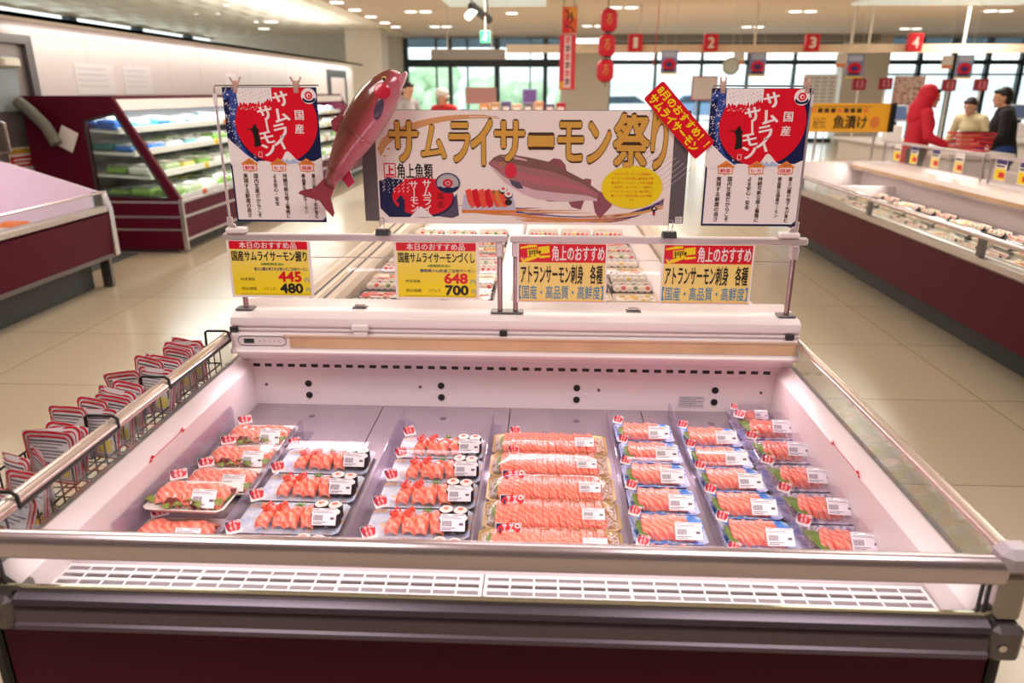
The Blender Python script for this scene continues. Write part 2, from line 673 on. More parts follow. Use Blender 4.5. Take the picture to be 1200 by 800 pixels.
# high wall behind the partition with strip windows
hw = MB()
M_HIGH = mat('upper_wall', (190, 178, 168), 0.8)
hw.box(-10.7, -10.6, -4, 24.4, 0, 1.9, M_HIGH)
hw.box(-10.7, -10.6, -4, 24.4, 3.12, 3.4, M_HIGH)
for i in range(10):
    hw.box(-10.7, -10.5, -4 + i * 2.9, -3.75 + i * 2.9, 1.9, 3.12, M_FRAME)
struct(hw.build('wall_upper_left', smooth=0))
gp = MB()
gp.box(-10.67, -10.65, -4, 24.4, 1.9, 3.12, M_GLASS)
struct(gp.build('window_9', smooth=0))

# right wall, wall behind the camera
wr = MB()
wr.box(17, 17.1, -4, 24.4, 0, 3.3, M_CREAM)
struct(wr.build('wall_right', smooth=0))
wf = MB()
wf.box(-10.7, 17, -4.1, -4, 0, 3.3, mat('dim_wall', (128, 116, 112), 0.7))
struct(wf.build('wall_front', smooth=0))

# back wall: piers, header, and a wall of windows
YB = 24.0
bw = MB()
bw.box(-10.7, -4.4, YB, YB + 0.3, 0, 3.35, M_CREAM)
bw.box(0.60, 2.15, YB - 0.1, YB + 0.3, 0, 2.98, M_CREAM)
bw.box(9.35, 10.75, YB - 0.3, YB + 0.3, 0, 3.2, M_CREAM)
bw.box(-4.4, 17, YB - 0.02, YB + 0.2, 3.14, 3.35, M_CREAM)
bw.box(2.0, 10.2, YB - 0.7, YB + 0.2, 3.0, 3.2, mat('soffit_grey', (150, 146, 142), 0.8))
bw.box(-4.4, 17, YB - 0.05, YB + 0.2, 0, 0.12, M_FRAME)
struct(bw.build('wall_back', smooth=0))
pl = MB()
pl.box(-5.45, -4.45, 20.6, 21.6, 0, 3.2, M_CREAM, 0.02)
struct(pl.build('pillar', smooth=0))


def window_bay(n, x0, x1, z0, z1, nx, rails, mull=0.06, extra=()):
    o = MB()
    for i in range(nx + 1):
        x = x0 + (x1 - x0) * i / nx
        o.box(x - mull / 2, x + mull / 2, YB - 0.06, YB + 0.12, z0, z1, M_FRAME)
    for za, zb in rails:
        o.box(x0, x1, YB - 0.08, YB + 0.14, za, zb, M_FRAME)
    for x, wd in extra:
        o.box(x - wd / 2, x + wd / 2, YB - 0.09, YB + 0.14, z0, z1, M_FRAME)
    fr = struct(o.build('window_%d' % n, smooth=0))
    g = MB()
    g.box(x0, x1, YB + 0.02, YB + 0.035, z0, z1, M_GLASS)
    g.build('window_pane', fr, 0)
    return fr


window_bay(1, -4.4, 0.62, 0.12, 3.14, 5, [(2.28, 2.52)], 0.05, [(-4.37, 0.14), (-2.95, 0.12), (-1.45, 0.16), (0.1, 0.14)])
window_bay(2, 2.15, 9.4, 0.12, 3.0, 5, [(2.36, 2.50), (2.93, 3.02)], 0.08)
window_bay(3, 10.75, 17.0, 0.12, 3.14, 6, [(2.36, 2.50), (2.04, 2.10)], 0.12)
# grey film across the top panes of the bays
bl = MB()
M_FILM = clear_mat('grey_film', (150, 165, 175), 0.3, 0.02, 0.1, (150, 162, 172), 0.35)
bl.box(-4.3, 0.6, YB - 0.12, YB - 0.1, 2.86, 3.14, M_FILM)
bl.box(10.8, 17.0, YB - 0.12, YB - 0.1, 2.7, 3.14, M_FILM)
struct(bl.build('trim_2', smooth=0))

# outside: pavement, planting and cars in the daylight
go = MB()
go.box(-40, 60, YB + 0.3, 90, -0.15, -0.05, mat('car_park', (222, 224, 224), 0.8))
struct(go.build('pavement', smooth=0))
ob = MB()
ob.box(-40, 60, 70, 70.5, 0, 3.6, mat('far_building_wall', (236, 240, 242), 0.8))
ob.box(-40, 60, 69.9, 70, 1.5, 2.4, mat('far_building_glass', (206, 220, 226), 0.4))
tag(ob.build('far_building', smooth=0), 'pale low building across the car park seen through the windows', 'building')
TREE_M = blotch_mat('tree_leaves', [(150, 188, 150), (184, 212, 176), (206, 226, 200)], 1.2, 0.8)
for i, (x, y, r, lab) in enumerate(((-2.3, 33, 1.25, 'green bush outside the sliding door, beside the pink poster'),
                                    (-5.6, 36, 1.5, 'green bush outside behind the pillar at the left end of the windows'),
                                    (1.2, 37, 1.0, 'green bush outside the window just left of the red vertical banner'),
                                    (-0.9, 40, 1.1, 'green bush outside right of the sliding door post'))):
    t = empty('bush', (x, y, -0.05), 0, lab, 'bush', 'bushes outside the windows')
    k = MB()
    for j in range(9):
        random.seed(i * 20 + j)
        k.ell((random.uniform(-r, r) * .6, random.uniform(-r, r) * .5, r * random.uniform(.5, 1.5)),
              (r * .55, r * .55, r * .5), TREE_M, 10, 7, 0.35, j + i)
    k.build('foliage', t, 60)
    k = MB()
    k.tube([(0, 0, 0), (0.05, 0, r * .5), (0, 0, r)], 0.09, mat('bark', (110, 90, 74), 0.9), 8, False, 0.05)
    k.build('stem', t)


def car(x, y, body, lab):
    t = empty('parked_car', (x, y, -0.05), 0, lab, 'car', 'cars parked outside')
    k = MB()
    prof = [(-2.1, .3), (-2.15, .75), (-1.5, .95), (-0.9, 1.42), (0.7, 1.45), (1.5, .98), (2.1, .8), (2.15, .3)]
    k.extr(prof, -0.85, 0.85, mat('car_' + body, {'white': (235, 238, 240), 'blue': (120, 150, 185)}[body], 0.2), 'Y')
    k.build('body', t, 25)
    k = MB()
    for s_ in (-0.86, 0.855):
        k.extr([(-1.3, .98), (-0.8, 1.36), (0.6, 1.38), (1.2, 1.0)], s_, s_ + 0.006, mat('car_glass', (60, 80, 92), 0.1), 'Y')
    k.build('window', t, 0)
    for wx in (-1.35, 1.35):
        for wy in (-0.8, 0.8):
            k = MB()
            k.cyl((wx, wy - .1, .32), (wx, wy + .1, .32), .32, M_BLACK, 20)
            k.cyl((wx, wy - .11, .32), (wx, wy + .11, .32), .18, M_STEEL, 16)
            k.build('wheel', t)


car(-3.2, 44, 'white', 'white car parked outside, seen low through the leftmost panes')
car(4.4, 42, 'white', 'white car parked outside behind checkout sign number one')
car(9.0, 45, 'blue', 'blue car parked outside behind checkout sign number three')
car(14.5, 43, 'white', 'white car parked outside the right-hand windows beyond the shoppers')

# ------------------------------------------------------------------ ceiling fittings
M_LED = mat('lamp_glow', (255, 250, 240), 0.4, emit=3.0)
M_DIFF = mat('air_panel_glow', (226, 238, 234), 0.5, emit=0.35)  # air panel with a slight glow put into its colour


def downlight(x, y, two, lab):
    t = empty('ceiling_light', (x, y, CEIL), 0, lab, 'ceiling light', 'recessed ceiling lights')
    k = MB()
    xs = (-0.16, 0.16) if two else (0,)
    h = 0.34 if two else 0.15
    k.box(-h, h, -0.16, 0.16, -0.012, 0.0, M_WHITE, 0.004)
    k.build('frame', t, 30)
    for a in xs:
        k = MB()
        k.cyl((a, 0, -0.022), (a, 0, -0.012), 0.125, M_LED, 20)
        k.build('lamp', t)


for x, y, two, lab in ((-2.69, 16.3, 1, 'twin recessed ceiling light nearest above the left window'),
                       (-2.72, 20.2, 1, 'twin recessed ceiling light just in front of the leftmost window bay'),
                       (-0.66, 16.7, 0, 'single round ceiling light right of the black track spotlights'),
                       (5.65, 16.5, 1, 'twin ceiling light above checkout sign number three'),
                       (9.77, 16.5, 1, 'twin ceiling light nearest the upper right corner'),
                       (10.1, 21.2, 1, 'twin ceiling light above checkout sign number four'),
                       (5.63, 20.5, 1, 'twin ceiling light between checkout signs two and three'),
                       (1.35, 20.1, 1, 'twin ceiling light just left of the topmost red lantern'),
                       (1.7, 15.6, 1, 'twin ceiling light above the string of red lanterns'),
                       (-4.0, 14.5, 0, 'small downlight, first of the row of five from the top edge'),
                       (-3.98, 15.9, 0, 'small downlight, second of the row of five from the top edge'),
                       (-3.98, 17.4, 0, 'small downlight, third of the row of five from the top edge'),
                       (-3.98, 19.0, 0, 'small downlight, fourth of the row of five from the top edge'),
                       (-3.95, 20.25, 0, 'small downlight, last of the row of five, nearest the pillar')):
    downlight(x, y, two, lab)
for x, y, wd, lab in ((-6.3, 15.0, .18, 'round lamp in the rippled ceiling near the top edge'),
                      (-7.8, 21.0, .18, 'round lamp in the rippled ceiling further back'),
                      (-7.7, 16.9, .5, 'long lamp in the rippled ceiling at its left side'),
                      (-6.9, 18.9, .42, 'long lamp in the rippled ceiling above the dark beam')):
    t = empty('ceiling_light', (x, y, CEIL + 0.03), 0, lab, 'ceiling light', 'lamps in the rippled ceiling')
    k = MB()
    k.box(-wd, wd, -0.12, 0.12, -0.02, 0.02, M_WHITE, 0.01)
    k.build('frame', t, 30)
    k = MB()
    k.box(-wd * .9, wd * .9, -0.1, 0.1, -0.03, -0.02, M_LED)
    k.build('lamp', t, 0)
for x0, x1, lab in ((-1.85, 0.1, 'pale flat ceiling panel at the top edge above the exit sign'),
                    (6.1, 9.3, 'pale flat ceiling panel at the top right edge')):
    k = MB()
    k.box(x0, x1, 13.2, 15.0, CEIL - 0.05, CEIL, M_DIFF, 0.01)
    tag(k.build('ceiling_panel', smooth=0), lab, 'ceiling panel', 'flat ceiling panels')


def spot(x, y, lab, drop=0.25, lit=True):
    t = empty('spotlight', (x, y, CEIL), 0, lab, 'spotlight', 'black spotlights')
    k = MB()
    k.cyl((0, 0, -drop), (0, 0, 0), 0.012, M_BLACK, 8)
    k.box(-0.03, 0.03, -0.12, 0.12, -0.03, 0, M_BLACK)
    k.build('stem', t)
    k = MB()
    k.cyl((0.0, 0.02, -drop + 0.02), (-0.03, -0.16, -drop - 0.1), 0.055, M_BLACK, 14, 0.07)
    k.build('housing', t)
    k = MB()
    k.cyl((-0.03, -0.16, -drop - 0.1), (-0.031, -0.166, -drop - 0.104), 0.06, M_LED if lit else M_DGREY, 14)
    k.build('lens', t)


spot(0.98, 9.0, 'black spotlight hanging beside the topmost red lantern', 0.42)
spot(1.55, 9.4, 'black spotlight second from the red lanterns', 0.36, False)
spot(2.05, 9.2, 'black spotlight left of checkout sign number two', 0.36)
spot(2.95, 9.2, 'black spotlight farthest right along the top edge', 0.36, False)
k = MB()
k.tube([(-1.08, 11.6, CEIL - 0.38), (-0.86, 12.3, CEIL - 0.52)], 0.07, M_BLACK, 10)
k.cyl((-1.08, 11.6, CEIL), (-1.08, 11.6, CEIL - 0.36), 0.014, M_BLACK, 8)
k.cyl((-0.88, 12.2, CEIL), (-0.88, 12.2, CEIL - 0.48), 0.014, M_BLACK, 8)
k.cyl((-1.06, 11.7, CEIL - 0.44), (-1.13, 11.5, CEIL - 0.54), 0.06, M_LED, 12)
tag(k.build('track_spotlight', smooth=40), 'black track with a lit spotlight in front of the green exit sign', 'spotlight')

# green exit sign
t = empty('exit_sign', (-0.90, 12.0, 2.30), 0, 'green lit exit sign hanging before the windows', 'exit sign')
k = MB()
k.box(-0.085, 0.085, -0.02, 0.02, 0.0, 0.19, M_WHITE, 0.006)
k.build('housing', t, 30)
k = MB()
s = Sheet(k, (-0.08, -0.021, 0.185), 0.01, eps=0.0006)
s.rect(0, 0, 16, 18, mat('exit_green', (30, 205, 130), 0.4, emit=0.8))
s.layer = 2
M_LITW = mat('exit_white', (235, 255, 245), 0.4, emit=0.8)
s.ell(8.5, 3.5, 1.7, 1.7, M_LITW)
s.stroke([(8, 5), (7, 10)], 3, M_LITW)
s.stroke([(7, 10), (10, 12), (9, 16)], 1.6, M_LITW)
s.stroke([(7, 10), (5, 13), (2.5, 14)], 1.6, M_LITW)
s.stroke([(8, 6), (12, 8)], 1.4, M_LITW)
s.stroke([(7.5, 6), (4.5, 8.5)], 1.4, M_LITW)
k.build('lit_panel', t, 0)
k = MB()
k.cyl((0, 0, 0.19), (0, 0, CEIL - 2.30), 0.012, M_WHITE, 8)
k.build('stem', t)

# ================================================================== the front display case
ZR = 0.77
M_INNER = mat('case_inner_white', (236, 222, 222), 0.35)
M_DECK = mat('deck_steel', (168, 156, 164), 0.36, 0.55, var=0.08, vscale=9)
M_RAIL = mat('rail_steel', (214, 202, 208), 0.22, 0.9)
M_HOUS = mat('housing_white', (240, 228, 228), 0.3)
M_WIRE = mat('white_wire', (238, 230, 230), 0.35)
M_BEIGE = mat('beige_strip', (214, 178, 140), 0.5, var=0.15, vscale=6)
M_REDPRINT = mat('load_line_red', (214, 30, 40), 0.5)

case = empty('refrigerated_display_case', (0, 0, 0), 0,
             'white refrigerated island case with maroon front, holding the salmon packs', 'display case')
# maroon front and side cladding
k = MB()
k.box(-0.93, 0.93, -0.005, 0.03, 0.12, 0.575, M_MAROON, 0.004)
k.box(-0.935, -0.915, 0.0, 1.30, 0.12, 0.66, M_MAROON, 0.004)
k.box(0.915, 0.935, 0.0, 1.30, 0.12, 0.66, M_MAROON, 0.004)
k.build('body_panel', case, 30)
k = MB()
k.box(-0.88, 0.88, 0.05, 1.26, 0.0, 0.12, M_KICK)
k.build('kick_base', case, 0)
# steel bumper: dark upper lip, flat band, lower lip
k = MB()
prof = [(0.0, 0.640), (-0.012, 0.642), (-0.026, 0.636), (-0.030, 0.626), (-0.024, 0.617), (-0.028, 0.612),
        (-0.029, 0.588), (-0.034, 0.584), (-0.034, 0.574), (-0.024, 0.568), (0.0, 0.566)]
k.extr(prof, -0.875, 0.905, mat('bumper_steel', (112, 102, 112), 0.3, 0.75), 'X')
k.build('bumper', case, 25)
k = MB()
k.box(-0.87, 0.90, -0.0355, -0.034, 0.577, 0.580, mat('bumper_line', (96, 70, 84), 0.4))
k.build('bumper_stripe', case, 0)
for sx, x0, x1 in ((-1, -0.955, -0.876), (1, 0.906, 0.965)):
    k = MB()
    k.box(x0, x1, -0.036, 0.05, 0.565, 0.642, M_STEEL_D, 0.012)
    c = k.build('corner_cap', case, 30)
    k = MB()
    xm = (x0 + x1) / 2 + (0.012 if sx < 0 else -0.012)
    k.cyl((xm, -0.040, 0.603), (xm, -0.034, 0.603), 0.007, M_CHROME, 14)
    k.build('screw', c)
for x0, x1 in ((-0.955, -0.93), (0.93, 0.95)):
    k = MB()
    k.box(x0, x1, -0.012, 0.03, 0.0, 0.566, M_BLACK, 0.006)
    k.build('corner_trim', case, 30)
# upper corner caps joining the rails
for x0, x1, nm in ((-0.975, -0.925, 0), (0.905, 0.965, 1)):
    k = MB()
    k.box(x0, x1, -0.022, 0.035, 0.735, 0.786, mat('corner_plastic', (190, 178, 184), 0.35), 0.014)
    k.build('corner_joint', case, 35)
    k = MB()
    k.box(x0 + 0.006, x1 - 0.004, -0.016, 0.03, 0.640, 0.738, mat('corner_post_steel', (170, 162, 158), 0.18, 0.9), 0.008)
    k.build('corner_post', case, 30)
# front rail: rounded steel top over a flat band
k = MB()
prof = [(-0.012, 0.716), (-0.015, 0.722), (-0.015, 0.735)]
for i in range(13):
    a = pi + pi * i / 12
    prof.append((0.002 + 0.019 * cos(a), 0.747 - 0.019 * sin(a)))
prof += [(0.018, 0.735), (0.018, 0.716)]
k.extr(prof, -0.94, 0.92, M_RAIL, 'X')
k.build('front_rail', case, 30)
# front glass and its mirrored foot strip
k = MB()
k.box(-0.915, 0.905, -0.003, 0.003, 0.64, 0.722, M_GLASS)
k.build('front_glass', case, 0)
k = MB()
k.box(-0.92, 0.91, -0.009, -0.004, 0.638, 0.655, mat('mirror_strip', (206, 204, 190), 0.12, 1.0))
k.box(-0.92, 0.91, -0.013, -0.003, 0.630, 0.640, M_BLACK)
k.build('glass_channel', case, 0)
for x in (-0.912, -0.9, 0.888, 0.9):
    k = MB()
    k.box(x - 0.002, x + 0.002, -0.006, 0.0, 0.64, 0.716, M_BLACK)
    k.build('glass_gasket', case, 0)
# air return grille in two lengths, white wire
ZG = 0.585


def grille(x0, x1):
    g = MB()
    for i in range(5):
        y = 0.062 + i * 0.022
        g.cyl((x0, y, ZG), (x1, y, ZG), 0.0038, M_WIRE, 8)
    nn = int((x1 - x0) / 0.0475)
    for i in range(nn + 1):
        x = x0 + (x1 - x0) * i / nn
        r = 0.0021
        if i in (0, nn) or i % 6 == 0:
            r = 0.0036
        g.cyl((x, 0.058, ZG - 0.001), (x, 0.154, ZG - 0.001), r, M_WIRE, 6)
    return g.build('air_grille', case)


grille(-0.882, -0.012)
grille(-0.002, 0.876)
k = MB()
k.box(-0.90, 0.90, 0.006, 0.20, 0.50, 0.505, mat('duct_grey', (104, 94, 100), 0.5))
k.box(-0.90, 0.90, 0.004, 0.010, 0.50, 0.64, MATS['duct_grey'])
k.box(-0.90, 0.90, 0.160, 0.168, 0.50, 0.60, M_INNER)
k.build('air_duct', case, 0)
# inner side walls with sloping ledges
for sgn in (-1, 1):
    k = MB()
    pr = [(0.885, 0.48), (0.885, 0.640), (0.89, 0.648), (0.921, 0.674), (0.925, 0.674), (0.925, 0.48)]
    k.extr([(sgn * p[0], p[1]) for p in pr], 0.01, 1.21, M_INNER, 'Y')
    wl = k.build('inner_side_wall', case, 20)
    k = MB()
    s = Sheet(k, (sgn * 0.885, 0.505, 0.6445), 0.001, (0, 1, 0), (0, 0, -1), (-sgn, 0, 0), 0.0004)
    s.rect(0, 0, 180, 2.4, M_REDPRINT)
    for bx, dr in ((0, 1), (180, -1)):
        s.layer = 2
        s.poly([(bx, -6), (bx + dr * 9, 1.2), (bx + dr * 22, 1.2), (bx + dr * 10, -9)], M_REDPRINT)
        s.poly([(bx - dr * 10, 2.4), (bx + dr * 2, 0), (bx + dr * 8, 7), (bx + dr * 1, 7)], M_REDPRINT)
    k.build('load_line', wl, 0)
# back panel with a row of slots, holes in pairs and a rating plate
k = MB()
k.box(-0.90, 0.91, 1.200, 1.215, 0.48, 0.70, M_INNER)
bp_ = k.build('back_panel', case, 0)
k = MB()
for i in range(44):
    x = -0.872 + i * 0.0402
    k.box(x - 0.0115, x + 0.0115, 1.1985, 1.2, 0.638, 0.649, M_BLACK)
k.build('vent_slots', bp_, 0)
for x in (-0.698, -0.238, 0.226, 0.692):
    for z, r in ((0.578, 0.0115), (0.535, 0.0115)):
        k = MB()
        k.cyl((x, 1.197, z), (x, 1.2, z), r, M_BLACK, 18)
        k.build('round_hole', bp_)
    for dx in (-0.03, 0.03):
        k = MB()
        k.cyl((x + dx, 1.195, 0.553), (x + dx, 1.2, 0.553), 0.004, M_WHITE, 10)
        k.build('white_plug', bp_)
for x in (-0.845, -0.31, 0.30, 0.845):
    k = MB()
    k.cyl((x, 1.197, 0.572), (x, 1.2, 0.572), 0.005, M_STEEL_D, 12)
    k.build('screw', bp_)
k = MB()
s = Sheet(k, (0.572, 1.199, 0.555), 0.001, eps=0.0003)
s.rect(0, 0, 86, 42, mat('plate_grey', (206, 198, 202), 0.4))
s.layer = 2
for i in range(5):
    s.rect(4, 5 + i * 7, 80 - (i % 2) * 20, 6.5 + i * 7, M_DGREY)
s.rect(40, 18, 41, 40, M_DGREY)
k.build('rating_plate', bp_, 0)
# steel deck plates
xs = [-0.885, -0.44, 0.0, 0.445, 0.885]
for a, c in zip(xs[:-1], xs[1:]):
    k = MB()
    k.box(a + 0.0012, c - 0.0012, 0.168, 1.2, 0.488, 0.50, M_DECK, 0.0015)
    dk = k.build('deck_plate', case, 30)
    k = MB()
    for hx in (0.5,):
        k.cyl((a + (c - a) * hx, 1.10, 0.5), (a + (c - a) * hx, 1.10, 0.5008), 0.011, mat('hole_dark', (96, 88, 92), 0.6), 14)
    k.build('finger_hole', dk)
# side glass and side rails
for sgn in (-1, 1):
    k = MB()
    k.box(sgn * 0.9235 - 0.003, sgn * 0.9235 + 0.003, 0.02, 1.13, 0.672, 0.765, M_GLASS)
    k.build('side_glass', case, 0)
    k = MB()
    k.tube([(sgn * 0.926, 0.015, ZR), (sgn * 0.926, 1.14, ZR)], 0.017 if sgn < 0 else 0.013, mat('side_rail_cream', (214, 200, 188), 0.22, 0.65), 16)
    k.build('side_rail', case)
    k = MB()
    k.box(sgn * 0.931 - 0.006, sgn * 0.931 + 0.006, 0.02, 1.20, 0.652, 0.676, mat('glass_seal', (120, 110, 110), 0.5))
    k.build('glass_seal', case, 0)

# rear housing: long moulded canopy with grooves, tag strip and louvred underside
k = MB()
prof = [(1.33, 0.846), (1.20, 0.846), (1.150, 0.842), (1.134, 0.832), (1.130, 0.818), (1.132, 0.806), (1.142, 0.803),
        (1.142, 0.797), (1.134, 0.796), (1.134, 0.790), (1.143, 0.789), (1.143, 0.783), (1.126, 0.780), (1.122, 0.776), (1.122, 0.733),
        (1.108, 0.731), (1.103, 0.725), (1.105, 0.718), (1.14, 0.713), (1.143, 0.706), (1.155, 0.703), (1.158, 0.692), (1.17, 0.688), (1.174, 0.676), (1.20, 0.662), (1.33, 0.662)]
k.extr(prof, -0.915, 0.925, M_HOUS, 'X')
hs = k.build('rear_housing', case, 28)
k = MB()
k.box(-0.72, 0.915, 1.119, 1.122, 0.736, 0.774, M_BEIGE)
k.build('tag_strip', hs, 0)
k = MB()
k.box(-0.74, 0.912, 1.1165, 1.122, 0.773, 0.779, mat('strip_edge', (216, 188, 160), 0.4))
k.build('strip_edge', hs, 0)
for xx in (-0.02,):
    k = MB()
    k.box(xx - 0.012, xx + 0.012, 1.128, 1.134, 0.782, 0.801, M_BLACK, 0.002)
    k.build('joint_clip', hs, 0)
for xx in (-0.905, 0.893):
    k = MB()
    k.box(xx - 0.014, xx + 0.014, 1.127, 1.134, 0.784, 0.803, M_DGREY, 0.002)
    k.build('end_plug', hs, 0)
k = MB()
s = Sheet(k, (-0.90, 1.1215, 0.779), 0.001, eps=0.0005)
pts = []
for cx, a0 in ((152, -pi / 2), (24, pi / 2)):
    for i in range(13):
        a = a0 + pi * i / 12
        pts.append((cx + 17 * cos(a), 22 + 17 * sin(a)))
s.poly(pts, M_DGREY)
s.layer = 2
s.poly([(88 + (x - 88) * .975, 22 + (y - 22) * .86) for x, y in pts], mat('control_face', (228, 218, 220), 0.35))
s.layer = 3
s.rect(28, 14, 62, 30, M_DGREY)
s.layer = 4
s.rect(36, 18, 54, 26, mat('display_green', (40, 70, 60), 0.2))
for i in range(5):
    s.ell(82 + i * 16, 22, 3.2, 3.2, mat('button_grey', (190, 182, 186), 0.4))
k.build('control_panel', hs, 0)
# latches on top of the housing
for xx in (-0.505, 0.405):
    k = MB()
    k.box(xx - 0.024, xx + 0.024, 1.205, 1.235, 0.845, 0.850, M_STEEL_D, 0.001)
    k.box(xx - 0.018, xx + 0.018, 1.212, 1.228, 0.850, 0.858, M_CHROME, 0.003)
    k.build('latch', case, 30)
# white sliding tag holder clipped on the grooves
k = MB()
k.box(-0.028, 0.028, -0.012, 0.006, 0.0, 0.022, M_WHITE, 0.004)
k.box(-0.023, 0.023, -0.008, 0.004, -0.02, 0.0, M_WHITE, 0.003)
o = k.build('tag_holder', smooth=30)
o.location = (-0.484, 1.124, 0.796)
tag(o, 'small white tag holder clipped to the front of the white housing', 'clip')

# a low roof ledge between the housings
# ------------------------------------------------------------------ screens above the case
M_ACR = clear_mat('clear_acrylic', (250, 248, 248), 0.03, 0.015, 0.35, (255, 245, 240), 0.02)
M_ALU = mat('satin_aluminium', (226, 212, 214), 0.3, 0.55)


def screen(x0, x1, px, lab):
    t = empty('clear_screen', ((x0 + x1) / 2, 1.19, 0.846), 0, lab, 'screen', 'clear screens above the white housing')
    cx = (x0 + x1) / 2
    k = MB()
    k.box(x0 - cx, x1 - cx, -0.012, 0.012, 0.232, 0.2545, M_ALU, 0.004)
    k.build('top_rail', t, 30)
    for p in px:
        k = MB()
        k.cyl((p - cx, 0, 0.004), (p - cx, 0, 0.212), 0.0085, mat('post_steel', (176, 148, 150), 0.25, 0.8), 14)
        po = k.build('post', t)
        k = MB()
        k.box(p - cx - 0.030, p - cx + 0.026, -0.022, 0.022, 0.0, 0.006, M_STEEL_D, 0.002)
        k.build('foot_plate', po, 30)
        k = MB()
        k.box(p - cx - 0.012, p - cx + 0.012, -0.014, 0.014, 0.186, 0.2325, M_ALU, 0.004)
        k.build('clamp', po, 30)
    k = MB()
    k.box(px[0] - cx + 0.01, px[1] - cx - 0.01, -0.0025, 0.0025, 0.012, 0.235, M_ACR)
    k.build('acrylic_pane', t, 0)
    k = MB()
    k.cyl((px[0] - cx, 0.012, 0.175), (px[1] - cx, 0.012, 0.175), 0.0018, M_STEEL, 6)
    k.build('tension_wire', t)


screen(-0.926, -0.010, (-0.880, -0.034), 'left clear screen on posts, behind the two plain yellow price cards')
screen(-0.002, 0.930, (0.017, 0.893), 'right clear screen on posts, behind the two red-topped salmon cards')
# stray joint cap between rails

# ================================================================== printed signs
def bands(name, c0, c1, n):
    return [mat('%s_%d' % (name, i), tuple(a + (b_ - a) * i / (n - 1) for a, b_ in zip(c0, c1)), 0.45) for i in range(n)]


P_WHITE = mat('print_white', (246, 236, 234), 0.35)
P_RED = mat('print_red', (222, 8, 38), 0.35)
P_INK = mat('print_black', (26, 20, 20), 0.4)
P_BROWN = mat('print_brown', (70, 42, 20), 0.4)
P_GOLD = mat('print_gold', (222, 166, 72), 0.4)
P_NAVY = mat('print_navy', (20, 26, 74), 0.35)
P_BLUE = mat('print_blue', (48, 74, 150), 0.35)
P_SKY = mat('print_teal', (30, 140, 190), 0.4)
P_YEL = mat('print_yellow', (250, 220, 20), 0.35)
P_CREAM = mat('print_cream', (250, 222, 130), 0.4)
P_ORANGE = mat('print_orange', (232, 132, 62), 0.4)
P_PAPER = mat('banner_paper', (254, 238, 230), 0.3)
P_GREEN = mat('print_green', (40, 120, 60), 0.4)
P_VIOLET = mat('print_violet', (60, 40, 120), 0.4)
P_GREY = mat('print_grey', (120, 116, 118), 0.4)
YELLOWS = bands('card_yellow', (250, 226, 120), (252, 224, 14), 6)


def price_card(x0, label, kind, **kw):
    """Yellow printed price card hanging under the screen's rail."""
    w_, h_ = (480, 330) if kind == 'price' else (500, 338)
    sc = 0.272 / w_ if kind == 'price' else 0.286 / w_
    z0 = 1.0785
    k = MB()
    k.box(x0, x0 + w_ * sc, 1.1725, 1.1745, z0 - h_ * sc, z0, P_WHITE)
    s = Sheet(k, (x0, 1.1725, z0), sc)
    if kind == 'price':
        for i, m in enumerate(YELLOWS):
            s.rect(14, 46 + i * 272 / 6, 464, 46 + (i + 1) * 272 / 6, m)
        s.layer = 2
        s.rect(14, 2, 464, 48, P_RED)
        s.rect(50, 309, 458, 311, P_GREEN)
        s.layer = 3
        s.text('本日のおすすめ品', 72, 6, 402, 44, P_WHITE, bold=0.012)
        s.text(kw['title'], 24, 58, 456, 116, P_INK, bold=0.028)
        s.text('※期間限定品※', 186, 126, 318, 141, P_GREEN, bold=0.01)
        s.text(kw['sub'], 146, 152, 456, 172, P_VIOLET, bold=0.016)
        s.text('本体価格', 58, 214, 144, 232, P_INK)
        s.text(kw['p1'], 284, 178, 412, 234, P_RED, bold=0.04)
        s.text('円', 432, 212, 460, 240, P_SKY)
        s.text('税込価格', 60, 268, 148, 288, P_INK)
        s.text('1パック', 192, 268, 258, 288, P_INK)
        s.text(kw['p2'], 288, 248, 416, 302, P_INK, bold=0.04)
        s.text('円', 436, 272, 462, 298, P_SKY)
    else:
        s.rect(10, 2, 490, 106, P_RED)
        s.rect(10, 106, 490, 326, P_CREAM)
        s.layer = 2
        s.rect(10, 326, 490, 329, P_ORANGE)
        # hand-stamp emblem in yellow brush strokes round one character
        s.stroke([(18, 26), (70, 16), (110, 14)], [10, 16, 12], P_YEL)
        s.stroke([(22, 78), (34, 96), (70, 88), (118, 70), (128, 40)], [10, 22, 20, 16, 10], P_YEL)
        s.poly([(116, 20), (178, 12), (180, 52), (150, 56), (120, 60)], P_YEL)
        s.stroke([(124, 76), (150, 74), (184, 70)], [14, 14, 10], P_YEL)
        s.layer = 3
        s.stroke([(22, 80), (36, 78), (40, 92)], 9, mat('print_pink', (226, 60, 140), 0.4))
        s.poly([(56, 34), (112, 28), (116, 66), (60, 76)], P_YEL)
        s.layer = 4
        s.text('押', 62, 34, 112, 72, P_BROWN, bold=0.012, rot=-0.1)
        s.text('角上のおすすめ', 194, 12, 482, 96, P_WHITE, bold=0.022)
        s.text('アトランサーモン刺身　各種', 22, 120, 476, 226, P_INK, bold=0.024)
        s.text('【国産・高品質・高鮮度】', 12, 238, 484, 316, P_SKY, bold=0.004)
    return tag(k.build('price_card', smooth=0), label, 'price card')


price_card(-0.914, 'yellow price card under the left poster, showing 445 and 480 yen', 'price', title='国産サムライサーモン握り',
           sub='富士山麓の地下水が育んだご当地サーモン', p1='445', p2='480')
price_card(-0.372, 'yellow price card left of the middle posts, showing 648 and 700 yen', 'price', title='国産サムライサーモンづくし',
           sub='静岡県小山町産ご当地サーモン', p1='648', p2='700')
price_card(0.022, 'red-topped yellow card of large black print, just right of the middle posts', 'brand')
price_card(0.480, 'red-topped yellow card of large black print, below the tilted red sign', 'brand')

